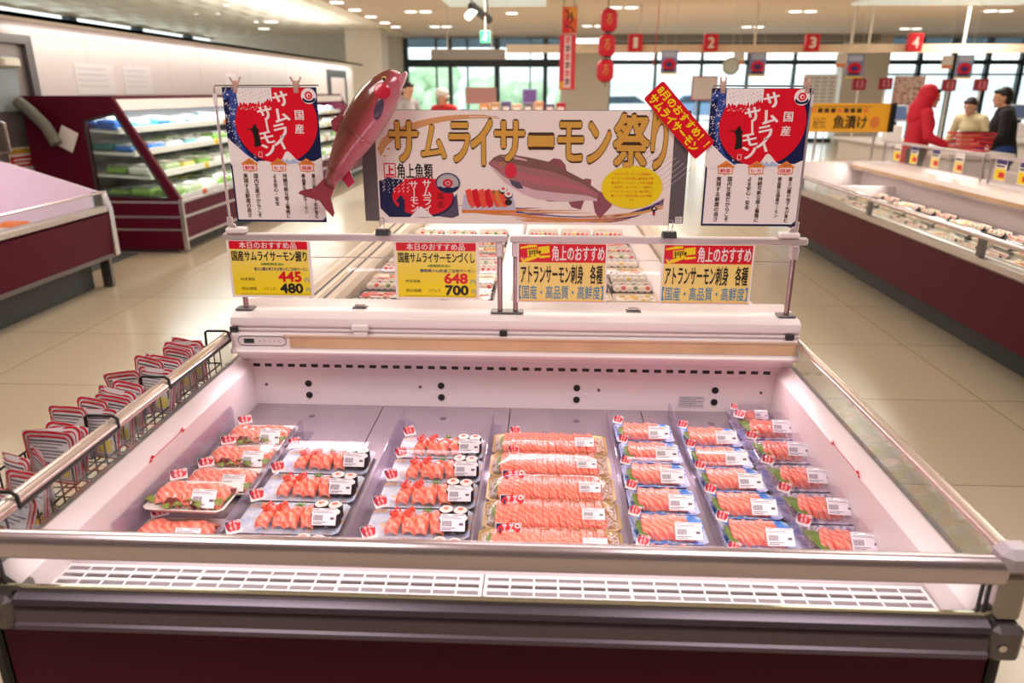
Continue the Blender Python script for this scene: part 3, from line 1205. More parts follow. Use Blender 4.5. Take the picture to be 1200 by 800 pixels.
# ------------------------------------------------------------------ long festival banner in a clear sleeve
BX, BZ = -0.413, 1.4785
BS = 0.905 / 1725
t = empty('banner_sign', (0, 0, 0), 0, 'long cream banner with gold lettering and a printed salmon above the screens', 'sign')
k = MB()
k.box(BX, BX + 0.905, 1.1785, 1.1797, BZ - 650 * BS, BZ, P_PAPER)
s = Sheet(k, (BX, 1.1785, BZ), BS, eps=0.0002)
# brushwork
BR = [mat('brush_orange_%d' % i, c, 0.5) for i, c in enumerate(((226, 158, 92), (234, 186, 140), (216, 140, 80)))]
random.seed(4)
for i in range(9):
    o_ = i * 7
    pts = []
    for j in range(15):
        u = j / 14
        pts.append((10 + 700 * u ** 1.15 + o_ * .3, 215 + o_ * .5 - 205 * sin(u * 1.75) ** .62 + 20 * u * u + o_ * (0.2 - .5 * u)))
    pts = [(x, max(8, y)) for x, y in pts]
    s.stroke(pts[: 15 - random.randint(0, 5)], [8 - 5 * j / 14 for j in range(15)][: 15], BR[i % 3], 1 + .1 * i)
for x, y, r in ((250, 125, 9), (75, 215, 6), (50, 255, 5), (560, 40, 3), (210, 190, 4)):
    s.ell(x, y, r * 1.6, r, BR[0], 1)
for i in range(16):
    y = 540 + i * 6.2
    m = (P_VIOLET, P_BLUE, P_ORANGE, BR[0], BR[2])[(i * 7) % 5] if i < 9 else (BR[0], P_ORANGE, BR[2])[i % 3]
    xa = 460 + random.uniform(0, 320) if i < 8 else 760 + random.uniform(0, 120)
    xb = xa + random.uniform(260, 700)
    pts = [(xa + (xb - xa) * j / 10, min(632, y + 14 * sin(j / 10 * 2.2) + random.uniform(-1, 1))) for j in range(11)]
    s.stroke(pts, [1, 4, 6, 7, 7, 6, 7, 6, 5, 3, 1], m, 1 + .05 * i)
for i in range(16):
    u = i / 15
    xa = 1120 + random.uniform(0, 260)
    pts = [(xa + (1690 - xa) * j / 8, min(634, 640 - 40 * u - (j / 8) ** 2 * (150 - 100 * u) + random.uniform(-2, 2))) for j in range(9)]
    s.stroke(pts, [1, 4, 6, 7, 7, 6, 6, 5, 4], (P_VIOLET, P_BLUE, BR[0], P_NAVY)[i % 4] if u < .7 else BR[i % 3], 1 + .05 * i)
for i in range(10):
    pts = [(1440 + 60 * i * .4 + 26 * j, 330 + 14 * i - 16 * j - .6 * j * j) for j in range(8)]
    s.stroke(pts, 3, mat('brush_lilac', (206, 190, 206), 0.5), 1)
# printed salmon
F_BACK = mat('fish_back', (132, 92, 84), 0.4)
F_SIDE = mat('fish_side', (170, 112, 114), 0.4)
F_PINK = mat('fish_band', (190, 108, 118), 0.4)
F_BELLY = mat('fish_belly', (222, 188, 194), 0.4)
F_FIN = mat('fish_fin', (150, 84, 96), 0.4)
F_CHEEK = mat('fish_cheek', (222, 44, 66), 0.4)
F_DARK = mat('fish_dark', (86, 78, 100), 0.4)
top = [(660, 292), (690, 262), (725, 246), (795, 244), (895, 260), (1015, 285), (1113, 333), (1215, 385), (1305, 448)]
bot = [(660, 300), (685, 330), (755, 405), (855, 468), (945, 500), (1095, 514), (1180, 508), (1255, 505), (1300, 510)]


def between(f0, f1):
    a = [(x0 + (x1 - x0) * f0, y0 + (y1 - y0) * f0) for (x0, y0), (x1, y1) in zip(top, bot)]
    c = [(x0 + (x1 - x0) * f1, y0 + (y1 - y0) * f1) for (x0, y0), (x1, y1) in zip(top, bot)]
    return a + c[::-1]


s.poly([(1010, 284), (1040, 264), (1080, 270), (1108, 300), (1116, 336)], F_FIN, 3)
s.poly([(1210, 384), (1235, 378), (1262, 384), (1260, 416)], F_FIN, 3)
s.poly([(1300, 446), (1400, 492), (1385, 540), (1320, 612), (1290, 575), (1275, 508)], F_FIN, 3)
s.poly([(1225, 505), (1205, 560), (1150, 545), (1132, 515)], F_FIN, 3)
s.poly([(980, 498), (1040, 505), (1070, 512), (1010, 512)], F_FIN, 3)
for i, (f0, f1, m) in enumerate(((0, .24, F_BACK), (.24, .42, F_SIDE), (.42, .62, F_PINK), (.62, .78, F_SIDE), (.78, 1.0, F_BELLY))):
    s.poly(between(f0, f1), m, 3.3)
s.poly([(730, 256), (800, 252), (880, 272), (890, 282), (800, 266)], F_BELLY, 3.6)
s.ell(790, 335, 34, 44, F_CHEEK, 3.7)
s.poly([(782, 388), (840, 402), (866, 438), (830, 440), (796, 418)], F_DARK, 3.8)
s.ell(742, 296, 9, 9, P_GOLD, 3.8)
s.ell(742, 296, 5, 5, P_INK, 4.0)
s.stroke([(664, 300), (700, 318), (726, 330)], 3, F_DARK, 3.8)
# gold lettering with a dark outline
for ch, x0, y0, x1, y1 in (('サ', 85, 65, 245, 285), ('ム', 270, 85, 410, 265), ('ラ', 435, 70, 550, 285), ('イ', 560, 50, 680, 300), ('サ', 700, 60, 865, 280),
                           ('ー', 895, 144, 1035, 192), ('モ', 1065, 65, 1205, 275), ('ン', 1235, 65, 1362, 285), ('祭', 1385, 20, 1582, 312), ('り', 1600, 8, 1686, 318)):
    s.text(ch, x0, y0, x1, y1, P_BROWN, 5, bold=0.054)
    s.text(ch, x0, y0, x1, y1, P_GOLD, 6.2, bold=0.030)
# shop crest and name
s.rect(40, 296, 112, 380, P_RED, 3)
s.rect(46, 303, 106, 373, P_WHITE, 4)
s.text('上', 52, 310, 100, 366, P_RED, 5, bold=0.05)
s.text('角上魚類', 120, 298, 330, 384, P_INK, 4, bold=0.02)
# printed badge: blue splash, red disc, lettering, tin lid
s.poly([(8, 400), (60, 380), (150, 392), (130, 470), (150, 560), (210, 612), (60, 612), (8, 560)], P_NAVY, 2)
random.seed(9)
for i in range(44):
    s.ell(14 + (i * 29) % 176, 388 + (i * 17) % 80, random.uniform(2, 5), random.uniform(2, 5), P_WHITE, 3.5 + .03 * (i % 11), 7)
s.poly([(300, 600), (430, 520), (470, 470), (480, 600), (440, 616)], F_DARK, 2)
s.ell(265, 498, 190, 118, P_NAVY, 2.5)
s.ell(265, 490, 182, 112, P_RED, 3)
s.poly([(150, 386), (360, 386), (330, 410), (180, 414)], P_RED, 3.1)
s.poly([(185, 612), (235, 560), (252, 548), (270, 560), (330, 612)], P_WHITE, 3.4)
s.vtext('サムライ', 292, 392, 590, 58, P_WHITE, 4, bold=0.02)
s.vtext('サーモン', 214, 400, 580, 54, P_WHITE, 4, bold=0.02)
s.vtext('国産', 372, 462, 560, 40, P_INK, 4)
s.poly([(118, 500), (130, 484), (144, 486), (146, 500), (158, 512), (156, 572), (150, 580), (122, 580), (116, 560), (122, 530), (104, 516)], P_NAVY, 4)
s.ell(418, 410, 74, 60, F_DARK, 4.2)
s.ell(418, 410, 64, 51, mat('print_silver', (190, 184, 188), 0.35), 4.5)
s.ell(418, 410, 30, 24, P_RED, 4.8)
s.ell(418, 410, 16, 13, MATS['print_silver'], 5.0)
s.ell(418, 410, 9, 7, P_RED, 5.2)
s.poly([(352, 434), (372, 428), (392, 438), (420, 430), (446, 438), (470, 428), (484, 434), (462, 456), (420, 468), (376, 456)], P_NAVY, 4.7)
# printed sushi tray
s.poly([(512, 478), (800, 478), (826, 572), (495, 572)], mat('print_tray', (200, 196, 214), 0.4), 3)
s.poly([(495, 566), (826, 566), (822, 584), (500, 584)], P_ORANGE, 3.2)
for i in range(4):
    s.poly([(520 + i * 38, 452), (552 + i * 38, 440), (586 + i * 34, 540), (556 + i * 34, 556), (534 + i * 36, 520)], P_RED if i % 2 else mat('print_salmon', (240, 84, 62), 0.4), 3.5 + .1 * i)
for i in range(3):
    s.poly([(660 + i * 30, 452), (694 + i * 28, 448), (738 + i * 22, 536), (706 + i * 22, 552), (674 + i * 26, 500)], P_ORANGE if i % 2 else MATS['print_salmon'], 4 + .1 * i)
for x, y in ((745, 440), (776, 470)):
    s.ell(x, y + 6, 26, 26, P_INK, 4.5)
    s.ell(x, y, 24, 20, P_WHITE, 4.7)
    s.ell(x, y, 10, 8, MATS['print_salmon'], 4.9)
s.ell(776, 520, 22, 18, P_INK, 4.4)
for x in (690, 726):
    s.ell(x, 462, 8, 5, P_GREEN, 4.8)
# yellow oval with small red text
s.ell(1500, 428, 178, 124, P_YEL, 6.2, 40)
for i, tx in enumerate(('サムライサーモンとは国産の', 'サーモンの卵を孵し静岡県で陸', '揚立式アトランティック系の国産', 'ご当地サーモンです。一般的な', 'トラウトサーモンと比べ脂が程よく',
                        '乗っていて甘味が強いのが特徴', 'です')):
    hw_ = (108, 122, 122, 120, 124, 120, 14)[i]
    s.text(tx, 1500 - hw_, 343 + i * 25, 1500 + hw_, 360 + i * 25, P_RED, 7)
s.ell(1637, 552, 17, 13, P_INK, 7)
s.ell(1637, 550, 8, 6, P_PAPER, 7.4)
s.rect(1630, 565, 1644, 590, P_INK, 7)
s.rect(1632, 574, 1642, 588, P_RED, 7.4)
k.build('printed_banner', t, 0)
k = MB()
k.box(-0.458, 0.538, 1.1798, 1.1835, 1.144, 1.480, mat('sleeve_grey', (104, 96, 98), 0.25))
k.build('backing_board', t, 0)
k = MB()
k.box(-0.459, 0.539, 1.1745, 1.1755, 1.143, 1.481, clear_mat('sleeve_clear', (255, 255, 255), 0.06, 0.012, 0.3))
k.build('clear_sleeve', t, 0)
k = MB()
k.box(0.512, 0.533, 1.1739, 1.1744, 1.147, 1.166, M_WHITE)
s = Sheet(k, (0.512, 1.1739, 1.166), 0.001, eps=0.0002)
for i in range(8):
    s.rect(2 + i * 2.1, 2, 3 + i * 2.1, 12, P_GREY)
s.rect(2, 14, 18, 16, P_GREY)
k.build('barcode_sticker', t, 0)
for x in (-0.405, 0.498):
    k = MB()
    k.extr([(1.156, 1.101), (1.206, 1.101), (1.190, 1.119), (1.172, 1.119)], x - 0.021, x + 0.021, M_BLACK, 'X')
    c = k.build('binder_clip', t, 30)
    k = MB()
    for dx in (-0.006, 0.006):
        k.tube([(x + dx, 1.170, 1.117), (x + dx * 1.2, 1.168, 1.150)], 0.0016, M_CHROME, 6)
    k.tube([(x - 0.0072, 1.168, 1.150), (x - 0.004, 1.168, 1.156), (x + 0.004, 1.168, 1.156), (x + 0.0072, 1.168, 1.150)], 0.0016, M_CHROME, 6)
    k.build('clip_lever', c)

# ------------------------------------------------------------------ two tall posters on wire stands


def poster(x0, z0, label, tilt):
    k = MB()
    sc = 0.288 / 440
    w_, h_ = 440, 618
    k.box(0, w_ * sc, 0, 0.002, -h_ * sc, 0, P_NAVY)
    s = Sheet(k, (0, 0, 0), sc, eps=0.0002)
    s.poly([(8, 330), (440, 330), (440, 600), (424, 608), (8, 608)], P_WHITE, 1)
    s.rect(0, 0, 440, 330, P_NAVY, 1)
    # red sun over a blue wave with foam dots, clipped to the sheet
    n = 60
    pts = []
    for i in range(n):
        a = 2 * pi * i / n
        pts.append((min(436, max(40, 238 + 196 * cos(a))), max(2, min(372, 150 + 190 * sin(a)))))
    s.poly(pts, P_RED, 2)
    s.poly([(110, 2), (400, 2), (424, 60), (80, 60)], P_RED, 2.2)
    s.poly([(0, 20), (70, 4), (92, 30), (66, 80), (44, 150), (52, 230), (90, 300), (140, 336), (60, 326), (0, 250)], P_BLUE, 3)
    s.poly([(0, 60), (30, 40), (22, 130), (30, 210), (60, 280), (30, 270), (0, 220)], P_NAVY, 3.2)
    random.seed(5)
    for i in range(120):
        y = random.uniform(0, 320)
        x = random.uniform(2, 86 - 40 * sin(min(1, y / 300) * pi) + (40 if y > 260 else 0))
        s.ell(max(3, x), y + 3, random.uniform(1.2, 3.4), random.uniform(1.2, 3.4), P_WHITE, 3.6, 6)
    edge = [(66 + 164 * i / 40, 56 + 20 * abs(sin(i * .9)) + random.uniform(-6, 10) - (12 if i > 32 else 0)) for i in range(41)]
    s.poly([(66, 2), (230, 2)] + edge[::-1], P_WHITE, 3.4)
    for i in range(60):
        s.ell(72 + (i * 37) % 152, 6 + (i * 23) % 54, random.uniform(1, 2.2), random.uniform(1, 2), P_BLUE, 3.7, 6)
    for i in range(26):
        s.ell(72 + i * 6, 78 + 14 * abs(sin(i * .9)) + random.uniform(0, 8), random.uniform(1.2, 3), random.uniform(1.2, 3), P_WHITE, 3.6, 7)
    s.poly([(0, 226), (40, 262), (80, 300), (130, 336), (180, 344), (225, 346), (252, 318), (270, 288), (280, 284), (292, 292), (318, 322), (345, 338), (400, 332), (440, 312),
            (440, 352), (8, 352), (0, 340)], P_WHITE, 4)
    s.poly([(225, 346), (256, 316), (262, 330), (275, 318), (288, 332), (300, 318), (345, 340)], mat('print_iceblue', (176, 190, 220), 0.4), 4.2)
    # swordsman silhouette
    s.poly([(128, 170), (136, 162), (144, 168), (144, 178), (154, 186), (150, 204), (154, 226), (158, 256), (150, 262), (140, 262), (132, 268), (124, 262),
            (128, 230), (124, 206), (118, 190), (94, 184), (94, 181), (120, 184)], P_INK, 4)
    s.layer = 5
    for ch, x, y in (('サ', 278, 50), ('ム', 268, 122), ('ラ', 263, 190), ('イ', 258, 246)):
        s.char(ch, x, y, 76, P_WHITE, bold=0.035, shear=-0.18, rot=-0.22)
    for ch, x, y in (('サ', 196, 112), ('ー', 193, 170), ('モ', 192, 222), ('ン', 196, 276)):
        s.char(ch, x, y, 72, P_WHITE, bold=0.035, shear=-0.15, rot=(pi / 2 - .1) if ch == 'ー' else -0.2)
    s.char('国', 351, 122, 48, P_WHITE, bold=0.02)
    s.char('産', 347, 184, 46, P_WHITE, bold=0.02)
    s.rect(140, 288, 158, 312, P_WHITE)
    s.rect(142, 290, 156, 310, P_RED, 5.4)
    s.ell(402, 38, 35, 35, P_WHITE)
    s.ell(402, 52, 30, 16, P_NAVY, 5.3)
    s.ell(402, 34, 27, 24, P_WHITE, 5.6)
    s.ell(402, 36, 18, 18, P_RED, 6)
    s.ell(402, 36, 10, 10, P_WHITE, 6.4)
    s.ell(404, 37, 6, 6, P_RED, 6.8)
    for cx, tx in ((92, '鮮度'), (232, '安心・安全'), (366, '国産')):
        s.poly([(cx - 42, 344), (cx, 316), (cx + 42, 344), (cx + 34, 350), (cx + 34, 376), (cx + 4, 378), (cx, 384), (cx - 4, 378), (cx - 34, 376), (cx - 34, 350)], P_ORANGE, 5)
        s.rect(cx - 29, 348, cx + 29, 373, P_WHITE, 5.5)
        s.text(tx, cx - 24, 352, cx + 24, 370, P_RED, 6, bold=0.03)
        s.text('こだわり', cx - 20, 330, cx + 20, 342, P_BROWN, 5.5)
    for x, y1, tx in ((394, 600, '富士山麓の地下水が育む'), (345, 578, '高品質な国産サーモン'), (256, 600, '持続可能な陸上養殖に'), (207, 540, 'よる安心・安全'),
                      (116, 598, '国内生産だからこそ'), (66, 598, '実現する鮮度の良さ')):
        s.vtext(tx, x, 388, y1, (y1 - 388) / len(tx) * 1.02, P_BROWN, 5, bold=0.022)
    s.poly([(440, 590), (440, 618), (414, 618)], P_NAVY, 5)
    o = k.build('poster', smooth=0)
    o.location = (x0, 1.178, z0)
    o.rotation_euler = (radians(tilt), 0, 0)
    return tag(o, label, 'poster')


poster(-0.871, 1.5435, 'red and navy salmon poster at the left end, beside the inflated salmon', 0)
poster(0.593, 1.5425, 'red and navy salmon poster at the right end, beside the tilted red sign', 0)


def poster_stand(sgn, xp, xa, xb, clips, label):
    t = empty('poster_stand', (xp, 1.19, 1.1005), 0, label, 'sign stand')
    k = MB()
    x0, x1 = sorted((-sgn * 0.014, sgn * -0.062 + 0))
    k.box(min(-0.012, -sgn * 0.05), max(0.012, -sgn * 0.05), -0.02, 0.02, 0.0, 0.018, M_HOUS, 0.004)
    k.build('base_clamp', t, 30)
    k = MB()
    k.cyl((0, 0, 0.016), (0, 0, 0.05), 0.0095, M_ALU, 12)
    k.cyl((0.012 * -sgn, -0.004, 0.022), (0.012 * -sgn, -0.012, 0.022), 0.009, M_ALU, 12)
    k.build('collar', t)
    k = MB()
    k.cyl((0, 0, 0.04), (0, 0, 0.40), 0.0042, M_ALU, 10)
    k.cyl((0, 0, 0.39), (0, 0, 0.425), 0.0062, M_HOUS, 10)
    k.build('pole', t)
    k = MB()
    pth = [(0, 0, 0.42), (0.0, 0, 0.440), (sgn * -0.006, -0.004, 0.4475), (xb - xp if sgn < 0 else xa - xp, -0.004, 0.4485)]
    k.tube(pth, 0.0022, M_CHROME, 8)
    k.build('crossbar', t)
    for cx in clips:
        k = MB()
        x = cx - xp
        k.box(x - 0.009, x + 0.009, -0.014, 0.002, 0.425, 0.462, clear_mat('clip_plastic', (236, 214, 206), 0.15, 0.1, 0.6, (230, 190, 176), 0.55), 0.003)
        k.tube([(x - 0.008, -0.012, 0.46), (x - 0.011, -0.02, 0.472)], 0.003, MATS['clip_plastic'], 6)
        k.tube([(x + 0.008, 0.0, 0.46), (x + 0.011, 0.008, 0.472)], 0.003, MATS['clip_plastic'], 6)
        k.build('clip', t, 30)


poster_stand(-1, -0.900, -0.9, -0.576, (-0.83, -0.645), 'wire sign stand with two clips, holding the poster at the left end')
poster_stand(1, 0.888, 0.596, 0.89, (0.625, 0.868), 'wire sign stand with two clips, holding the poster at the right end')

# ------------------------------------------------------------------ tilted red sign
k = MB()
L_, H_ = 0.240, 0.074
pts = []
for cx, cz, a0 in ((L_ / 2 - .008, H_ / 2 - .008, 0), (-L_ / 2 + .008, H_ / 2 - .008, pi / 2), (-L_ / 2 + .008, -H_ / 2 + .008, pi), (L_ / 2 - .008, -H_ / 2 + .008, 1.5 * pi)):
    for i in range(6):
        a = a0 + pi / 2 * i / 5
        pts.append((cx + .008 * cos(a), cz + .008 * sin(a)))
k.extr(pts, -0.0015, 0.0015, P_RED, 'Y')
s = Sheet(k, (-L_ / 2, -0.0015, H_ / 2), 0.001, eps=0.0002)
s.text('8月のおすすめ！！', 10, 8, 230, 34, P_YEL, 1, bold=0.03)
s.text('サムライサーモン', 10, 40, 218, 67, P_YEL, 1, bold=0.04)
o = k.build('red_sign', smooth=20)
o.location = (0.503, 1.1722, 1.451)
o.rotation_euler = (0, radians(46.5), 0)
tag(o, 'small red sign with yellow lettering, stuck at a tilt over the banner corner', 'sign')

# ------------------------------------------------------------------ inflated vinyl salmon
M_FISHV = mat('vinyl_salmon', (170, 90, 90), 0.16, coat=0.8, spec=0.6)
nt = M_FISHV.node_tree
b = nt.nodes['Principled BSDF']
tc = nt.nodes.new('ShaderNodeTexCoord')
sp = nt.nodes.new('ShaderNodeSeparateXYZ')
nz = nt.nodes.new('ShaderNodeTexNoise')
nz.inputs['Scale'].default_value = 180
ad = nt.nodes.new('ShaderNodeMath')
ad.operation = 'MULTIPLY_ADD'
ad.inputs[1].default_value = 0.012
mr = nt.nodes.new('ShaderNodeMapRange')
mr.inputs['From Min'].default_value = -0.052
mr.inputs['From Max'].default_value = 0.066
rp = nt.nodes.new('ShaderNodeValToRGB')
cs = [(0.0, (214, 158, 166)), (0.18, (206, 120, 134)), (0.36, (184, 78, 96)), (0.47, (160, 68, 74)), (0.58, (122, 58, 48)), (1.0, (92, 48, 36))]
while len(rp.color_ramp.elements) < len(cs):
    rp.color_ramp.elements.new(0.5)
for e, (p_, c_) in zip(rp.color_ramp.elements, cs):
    e.position = p_
    e.color = lin(c_) + (1,)
nt.links.new(tc.outputs['Object'], sp.inputs[0])
nt.links.new(tc.outputs['Object'], nz.inputs['Vector'])
nt.links.new(nz.outputs['Fac'], ad.inputs[0])
nt.links.new(sp.outputs['Z'], ad.inputs[2])
nt.links.new(ad.outputs[0], mr.inputs['Value'])
nt.links.new(mr.outputs[0], rp.inputs[0])
nt.links.new(rp.outputs[0], b.inputs['Base Color'])

# local frame: +X towards the head, +Z towards the back
fish = empty('inflatable_salmon', (-0.456, 1.118, 1.403), 0, 'shiny inflated vinyl salmon, head up, left of the long banner', 'inflatable fish')
fish.rotation_euler = (0, -radians(56), 0)
sec = [(-0.170, .016, .010, 0), (-0.140, .024, .018, 0), (-0.10, .034, .026, .002), (-0.05, .046, .035, .004), (0.0, .055, .042, .005), (0.05, .060, .046, .005), (0.10, .060, .047, .003),
       (0.14, .056, .044, .0), (0.175, .047, .036, -.003), (0.20, .036, .027, -.005), (0.218, .024, .016, -.006), (0.226, .010, .007, -.006)]
rings = []
for x, rz, ry, zo in sec:
    rings.append([(x, ry * cos(2 * pi * j / 24), zo + rz * sin(2 * pi * j / 24)) for j in range(24)])
k = MB()
k.loft(rings, M_FISHV)
k.build('body', fish, 80)


def fin(name, pts, m, thick=0.006, y=0.0):
    k = MB()
    k.extr(pts, y - thick / 2, y + thick / 2, m, 'Y')
    k.build(name, fish, 30)


M_FINV = mat('vinyl_fin', (150, 62, 74), 0.18, coat=0.7)
M_FINR = mat('vinyl_fin_red', (180, 44, 72), 0.18, coat=0.7)
M_CLEARV = clear_mat('clear_vinyl', (240, 226, 226), 0.05, 0.08, 0.6)
fin('tail_fin', [(-0.155, .020), (-0.20, .030), (-0.232, .062), (-0.244, .064), (-0.236, .03), (-0.226, .0), (-0.238, -.03), (-0.246, -.060), (-0.234, -.058), (-0.20, -.026), (-0.155, -.018)], M_FINV)
fin('dorsal_fin', [(0.035, .055), (0.03, .074), (-0.002, .086), (-0.02, .070), (-0.022, .050)], M_FINV)
fin('adipose_fin', [(-0.105, .034), (-0.112, .046), (-0.130, .046), (-0.125, .028)], M_CLEARV)
fin('anal_fin', [(-0.09, -.028), (-0.118, -.062), (-0.142, -.056), (-0.128, -.020)], M_FINR)


def on_skin(x, z, lift=1.02):
    """A point of the near flank of the fish at x, z."""
    for a_, b_ in zip(sec, sec[1:]):
        if a_[0] <= x <= b_[0]:
            u = (x - a_[0]) / (b_[0] - a_[0])
            rz, ry, zo = (a_[q] + (b_[q] - a_[q]) * u for q in (1, 2, 3))
            c_ = max(-.98, min(.98, (z - zo) / rz))
            return Vector((x, -ry * math.sqrt(1 - c_ * c_) * lift - .0006, z))
    return Vector((x, 0, z))


def patch(name, cx, cz, rx, rz, m, lift=1.02, tilt=0.0):
    k = MB()
    vs, fs = [on_skin(cx, cz, lift)], []
    for r in range(1, 5):
        for j in range(20):
            a = 2 * pi * j / 20
            dx, dz = rx * r / 4 * cos(a), rz * r / 4 * sin(a)
            vs.append(on_skin(cx + dx * cos(tilt) - dz * sin(tilt), cz + dx * sin(tilt) + dz * cos(tilt), lift if r < 4 else .99))
    for j in range(20):
        fs.append((0, 1 + j, 1 + (j + 1) % 20))
        for r in range(3):
            fs.append((1 + r * 20 + j, 1 + r * 20 + 20 + j, 1 + r * 20 + 20 + (j + 1) % 20, 1 + r * 20 + (j + 1) % 20))
    k.add(vs, fs, m)
    return k.build(name, fish, 80)


patch('pectoral_fin', .112, -.022, .032, .012, mat('vinyl_pectoral', (84, 66, 92), 0.2, coat=0.7), 1.05, .25)
patch('cheek', .160, -.004, .022, .024, mat('vinyl_cheek', (196, 40, 62), 0.2, coat=0.5), 1.03)
k = MB()
k.ell((0.190, -0.026, 0.010), (0.0075, 0.005, 0.0075), P_GOLD, 14, 8)
k.ell((0.190, -0.0305, 0.010), (0.0042, 0.003, 0.0042), P_INK, 12, 8)
k.build('eye', fish, 60)
k = MB()
k.extr([(0.185, -.038), (0.205, -.040), (0.236, -.034), (0.240, -.026), (0.215, -.022), (0.19, -.026)], -0.016, 0.016, mat('vinyl_jaw', (206, 128, 140), 0.2, coat=0.7), 'Y')
k.build('jaw', fish, 50)
k = MB()
pts = [(0.012, .05 * cos(a) * .96, .004 + .062 * sin(a)) for a in [2 * pi * i / 28 for i in range(28)]]
k.tube(pts, 0.0022, M_CLEARV, 6, True)
pts = [(-0.118, .027 * cos(a), .002 + .034 * sin(a)) for a in [2 * pi * i / 28 for i in range(28)]]
k.tube(pts, 0.0022, M_CLEARV, 6, True)
k.build('seam', fish)

# ================================================================== goods in the front case
ZB = 0.5005
M_SAL = salmon_mat('salmon_flesh', (243, 110, 86), (252, 164, 140), 22)
M_SAL2 = salmon_mat('salmon_slices', (244, 114, 90), (252, 158, 134), 30)
M_SAL3 = salmon_mat('salmon_pale', (244, 120, 98), (252, 172, 150), 26)
M_RICE = mat('rice', (246, 236, 230), 0.6, bump=0.6, bscale=320)
M_ROE = mat('salmon_roe', (232, 60, 34), 0.18, coat=0.5)
M_NORI = mat('nori', (34, 26, 28), 0.5)
M_HERB = mat('herb_green', (104, 150, 40), 0.5)
M_SHISO = mat('shiso_leaf', (110, 140, 50), 0.5, var=0.3, vscale=60)
M_LETT = mat('lettuce', (136, 150, 58), 0.45, var=0.35, vscale=50)
M_LETTR = mat('red_lettuce', (110, 40, 34), 0.45, var=0.4, vscale=50)
M_DAIKON = mat('daikon', (246, 236, 232), 0.4)
M_LABEL = mat('label_white', (250, 244, 246), 0.4)
M_PRINT = mat('label_print', (108, 92, 104), 0.5)
M_LID = clear_mat('clear_lid', (255, 254, 255), 0.11, 0.012, 0.26)
M_FILMW = clear_mat('cling_film', (255, 254, 255), 0.10, 0.015, 0.25, bump=0.3)
M_TRAYW = mat('tray_white', (244, 236, 230), 0.4)
M_TRAYS = blotch_mat('tray_wave_print', [(206, 214, 232), (222, 226, 238), (182, 196, 226), (232, 186, 146)], 26, 0.3)
M_TRAYG = mat('tray_gold', (186, 152, 96), 0.3, 0.35, var=0.2, vscale=12)
M_TRAYB = blotch_mat('tray_blue_print', [(20, 80, 200), (90, 160, 246), (224, 236, 252), (40, 100, 220)], 22, 0.3)
M_TRAYC = blotch_mat('tray_violet_print', [(70, 60, 130), (196, 188, 214), (236, 230, 240), (120, 110, 180)], 34, 0.2)
M_DIV = clear_mat('divider_acrylic', (238, 234, 242), 0.08, 0.05, 0.55, (232, 222, 236), 0.10)


def leaf(k, c, L, W, ang, m, lift=0.006):
    d = Vector((cos(ang), sin(ang), 0))
    nrm = Vector((-sin(ang), cos(ang), 0))

    def fn(u, v):
        a = (u - .5) * 2
        wv = W * (sin(pi * min(1, v * .9 + .1)) ** .8) * (1 + .08 * sin(v * 40))
        return Vector(c) + d * (L * v) + nrm * (a * wv) + Vector((0, 0, lift * (1 - a * a) * .3 + lift * sin(v * 3) + 0.004 * abs(a)))
    k.grid(fn, 4, 10, m)


def curls(k, c, r, n, m, seed, h=0.012, th=0.0009):
    random.seed(seed)
    for i in range(n):
        x, y = c[0] + random.uniform(-r[0], r[0]), c[1] + random.uniform(-r[1], r[1])
        a = random.uniform(0, 6.28)
        pts = []
        for j in range(6):
            a += random.uniform(-1, 1)
            pts.append((x, y, c[2] + random.uniform(0.2, 1) * h))
            x = min(max(x + cos(a) * 0.008, c[0] - r[0]), c[0] + r[0])
            y = min(max(y + sin(a) * 0.008, c[1] - r[1]), c[1] + r[1])
        k.tube(pts, th, m, 4)


def price_label(parent, x, y, z, tilt, w=0.056, h=0.036, yaw=0.0):
    k = MB()
    xd = Vector((cos(yaw), sin(yaw), 0))
    yd0 = Vector((sin(yaw), -cos(yaw), 0))
    yd = yd0 * cos(tilt) + Vector((0, 0, -sin(tilt)))
    nr = yd0 * sin(tilt) + Vector((0, 0, cos(tilt)))
    s = Sheet(k, Vector((x, y, z)), 0.001, xd, yd, nr, 0.00025)
    W, H = w * 1000, h * 1000
    s.rect(0, 0, W, H, M_LABEL, 0)
    s.rect(3, 2.2, 17, 3.6, M_PRINT)
    s.rect(W * .5, 2, W - 3, 3.2, M_PRINT)
    s.rect(3, 7, W * .72, 8.1, M_PRINT)
    s.rect(3, 10.4, W * .86, 11.2, M_PRINT)
    x_ = 4.0
    for i in range(17):
        wd = (0.5, 0.9, 0.35, 1.2)[(i * 5 + 3) % 4]
        s.rect(x_, H * .40, x_ + wd, H * .72, M_PRINT)
        x_ += wd + (0.55, 0.9, 0.4)[i % 3]
    s.rect(W * .76, H * .52, W * .92, H * .66, M_PRINT)
    s.rect(3, H * .80, W * .6, H * .84, M_PRINT)
    s.rect(3, H * .89, W * .44, H * .93, M_PRINT)
    s.ell(3.8, H * .91, .9, .9, P_RED, 1.5, 10)
    return k.build('price_label', parent, 0)


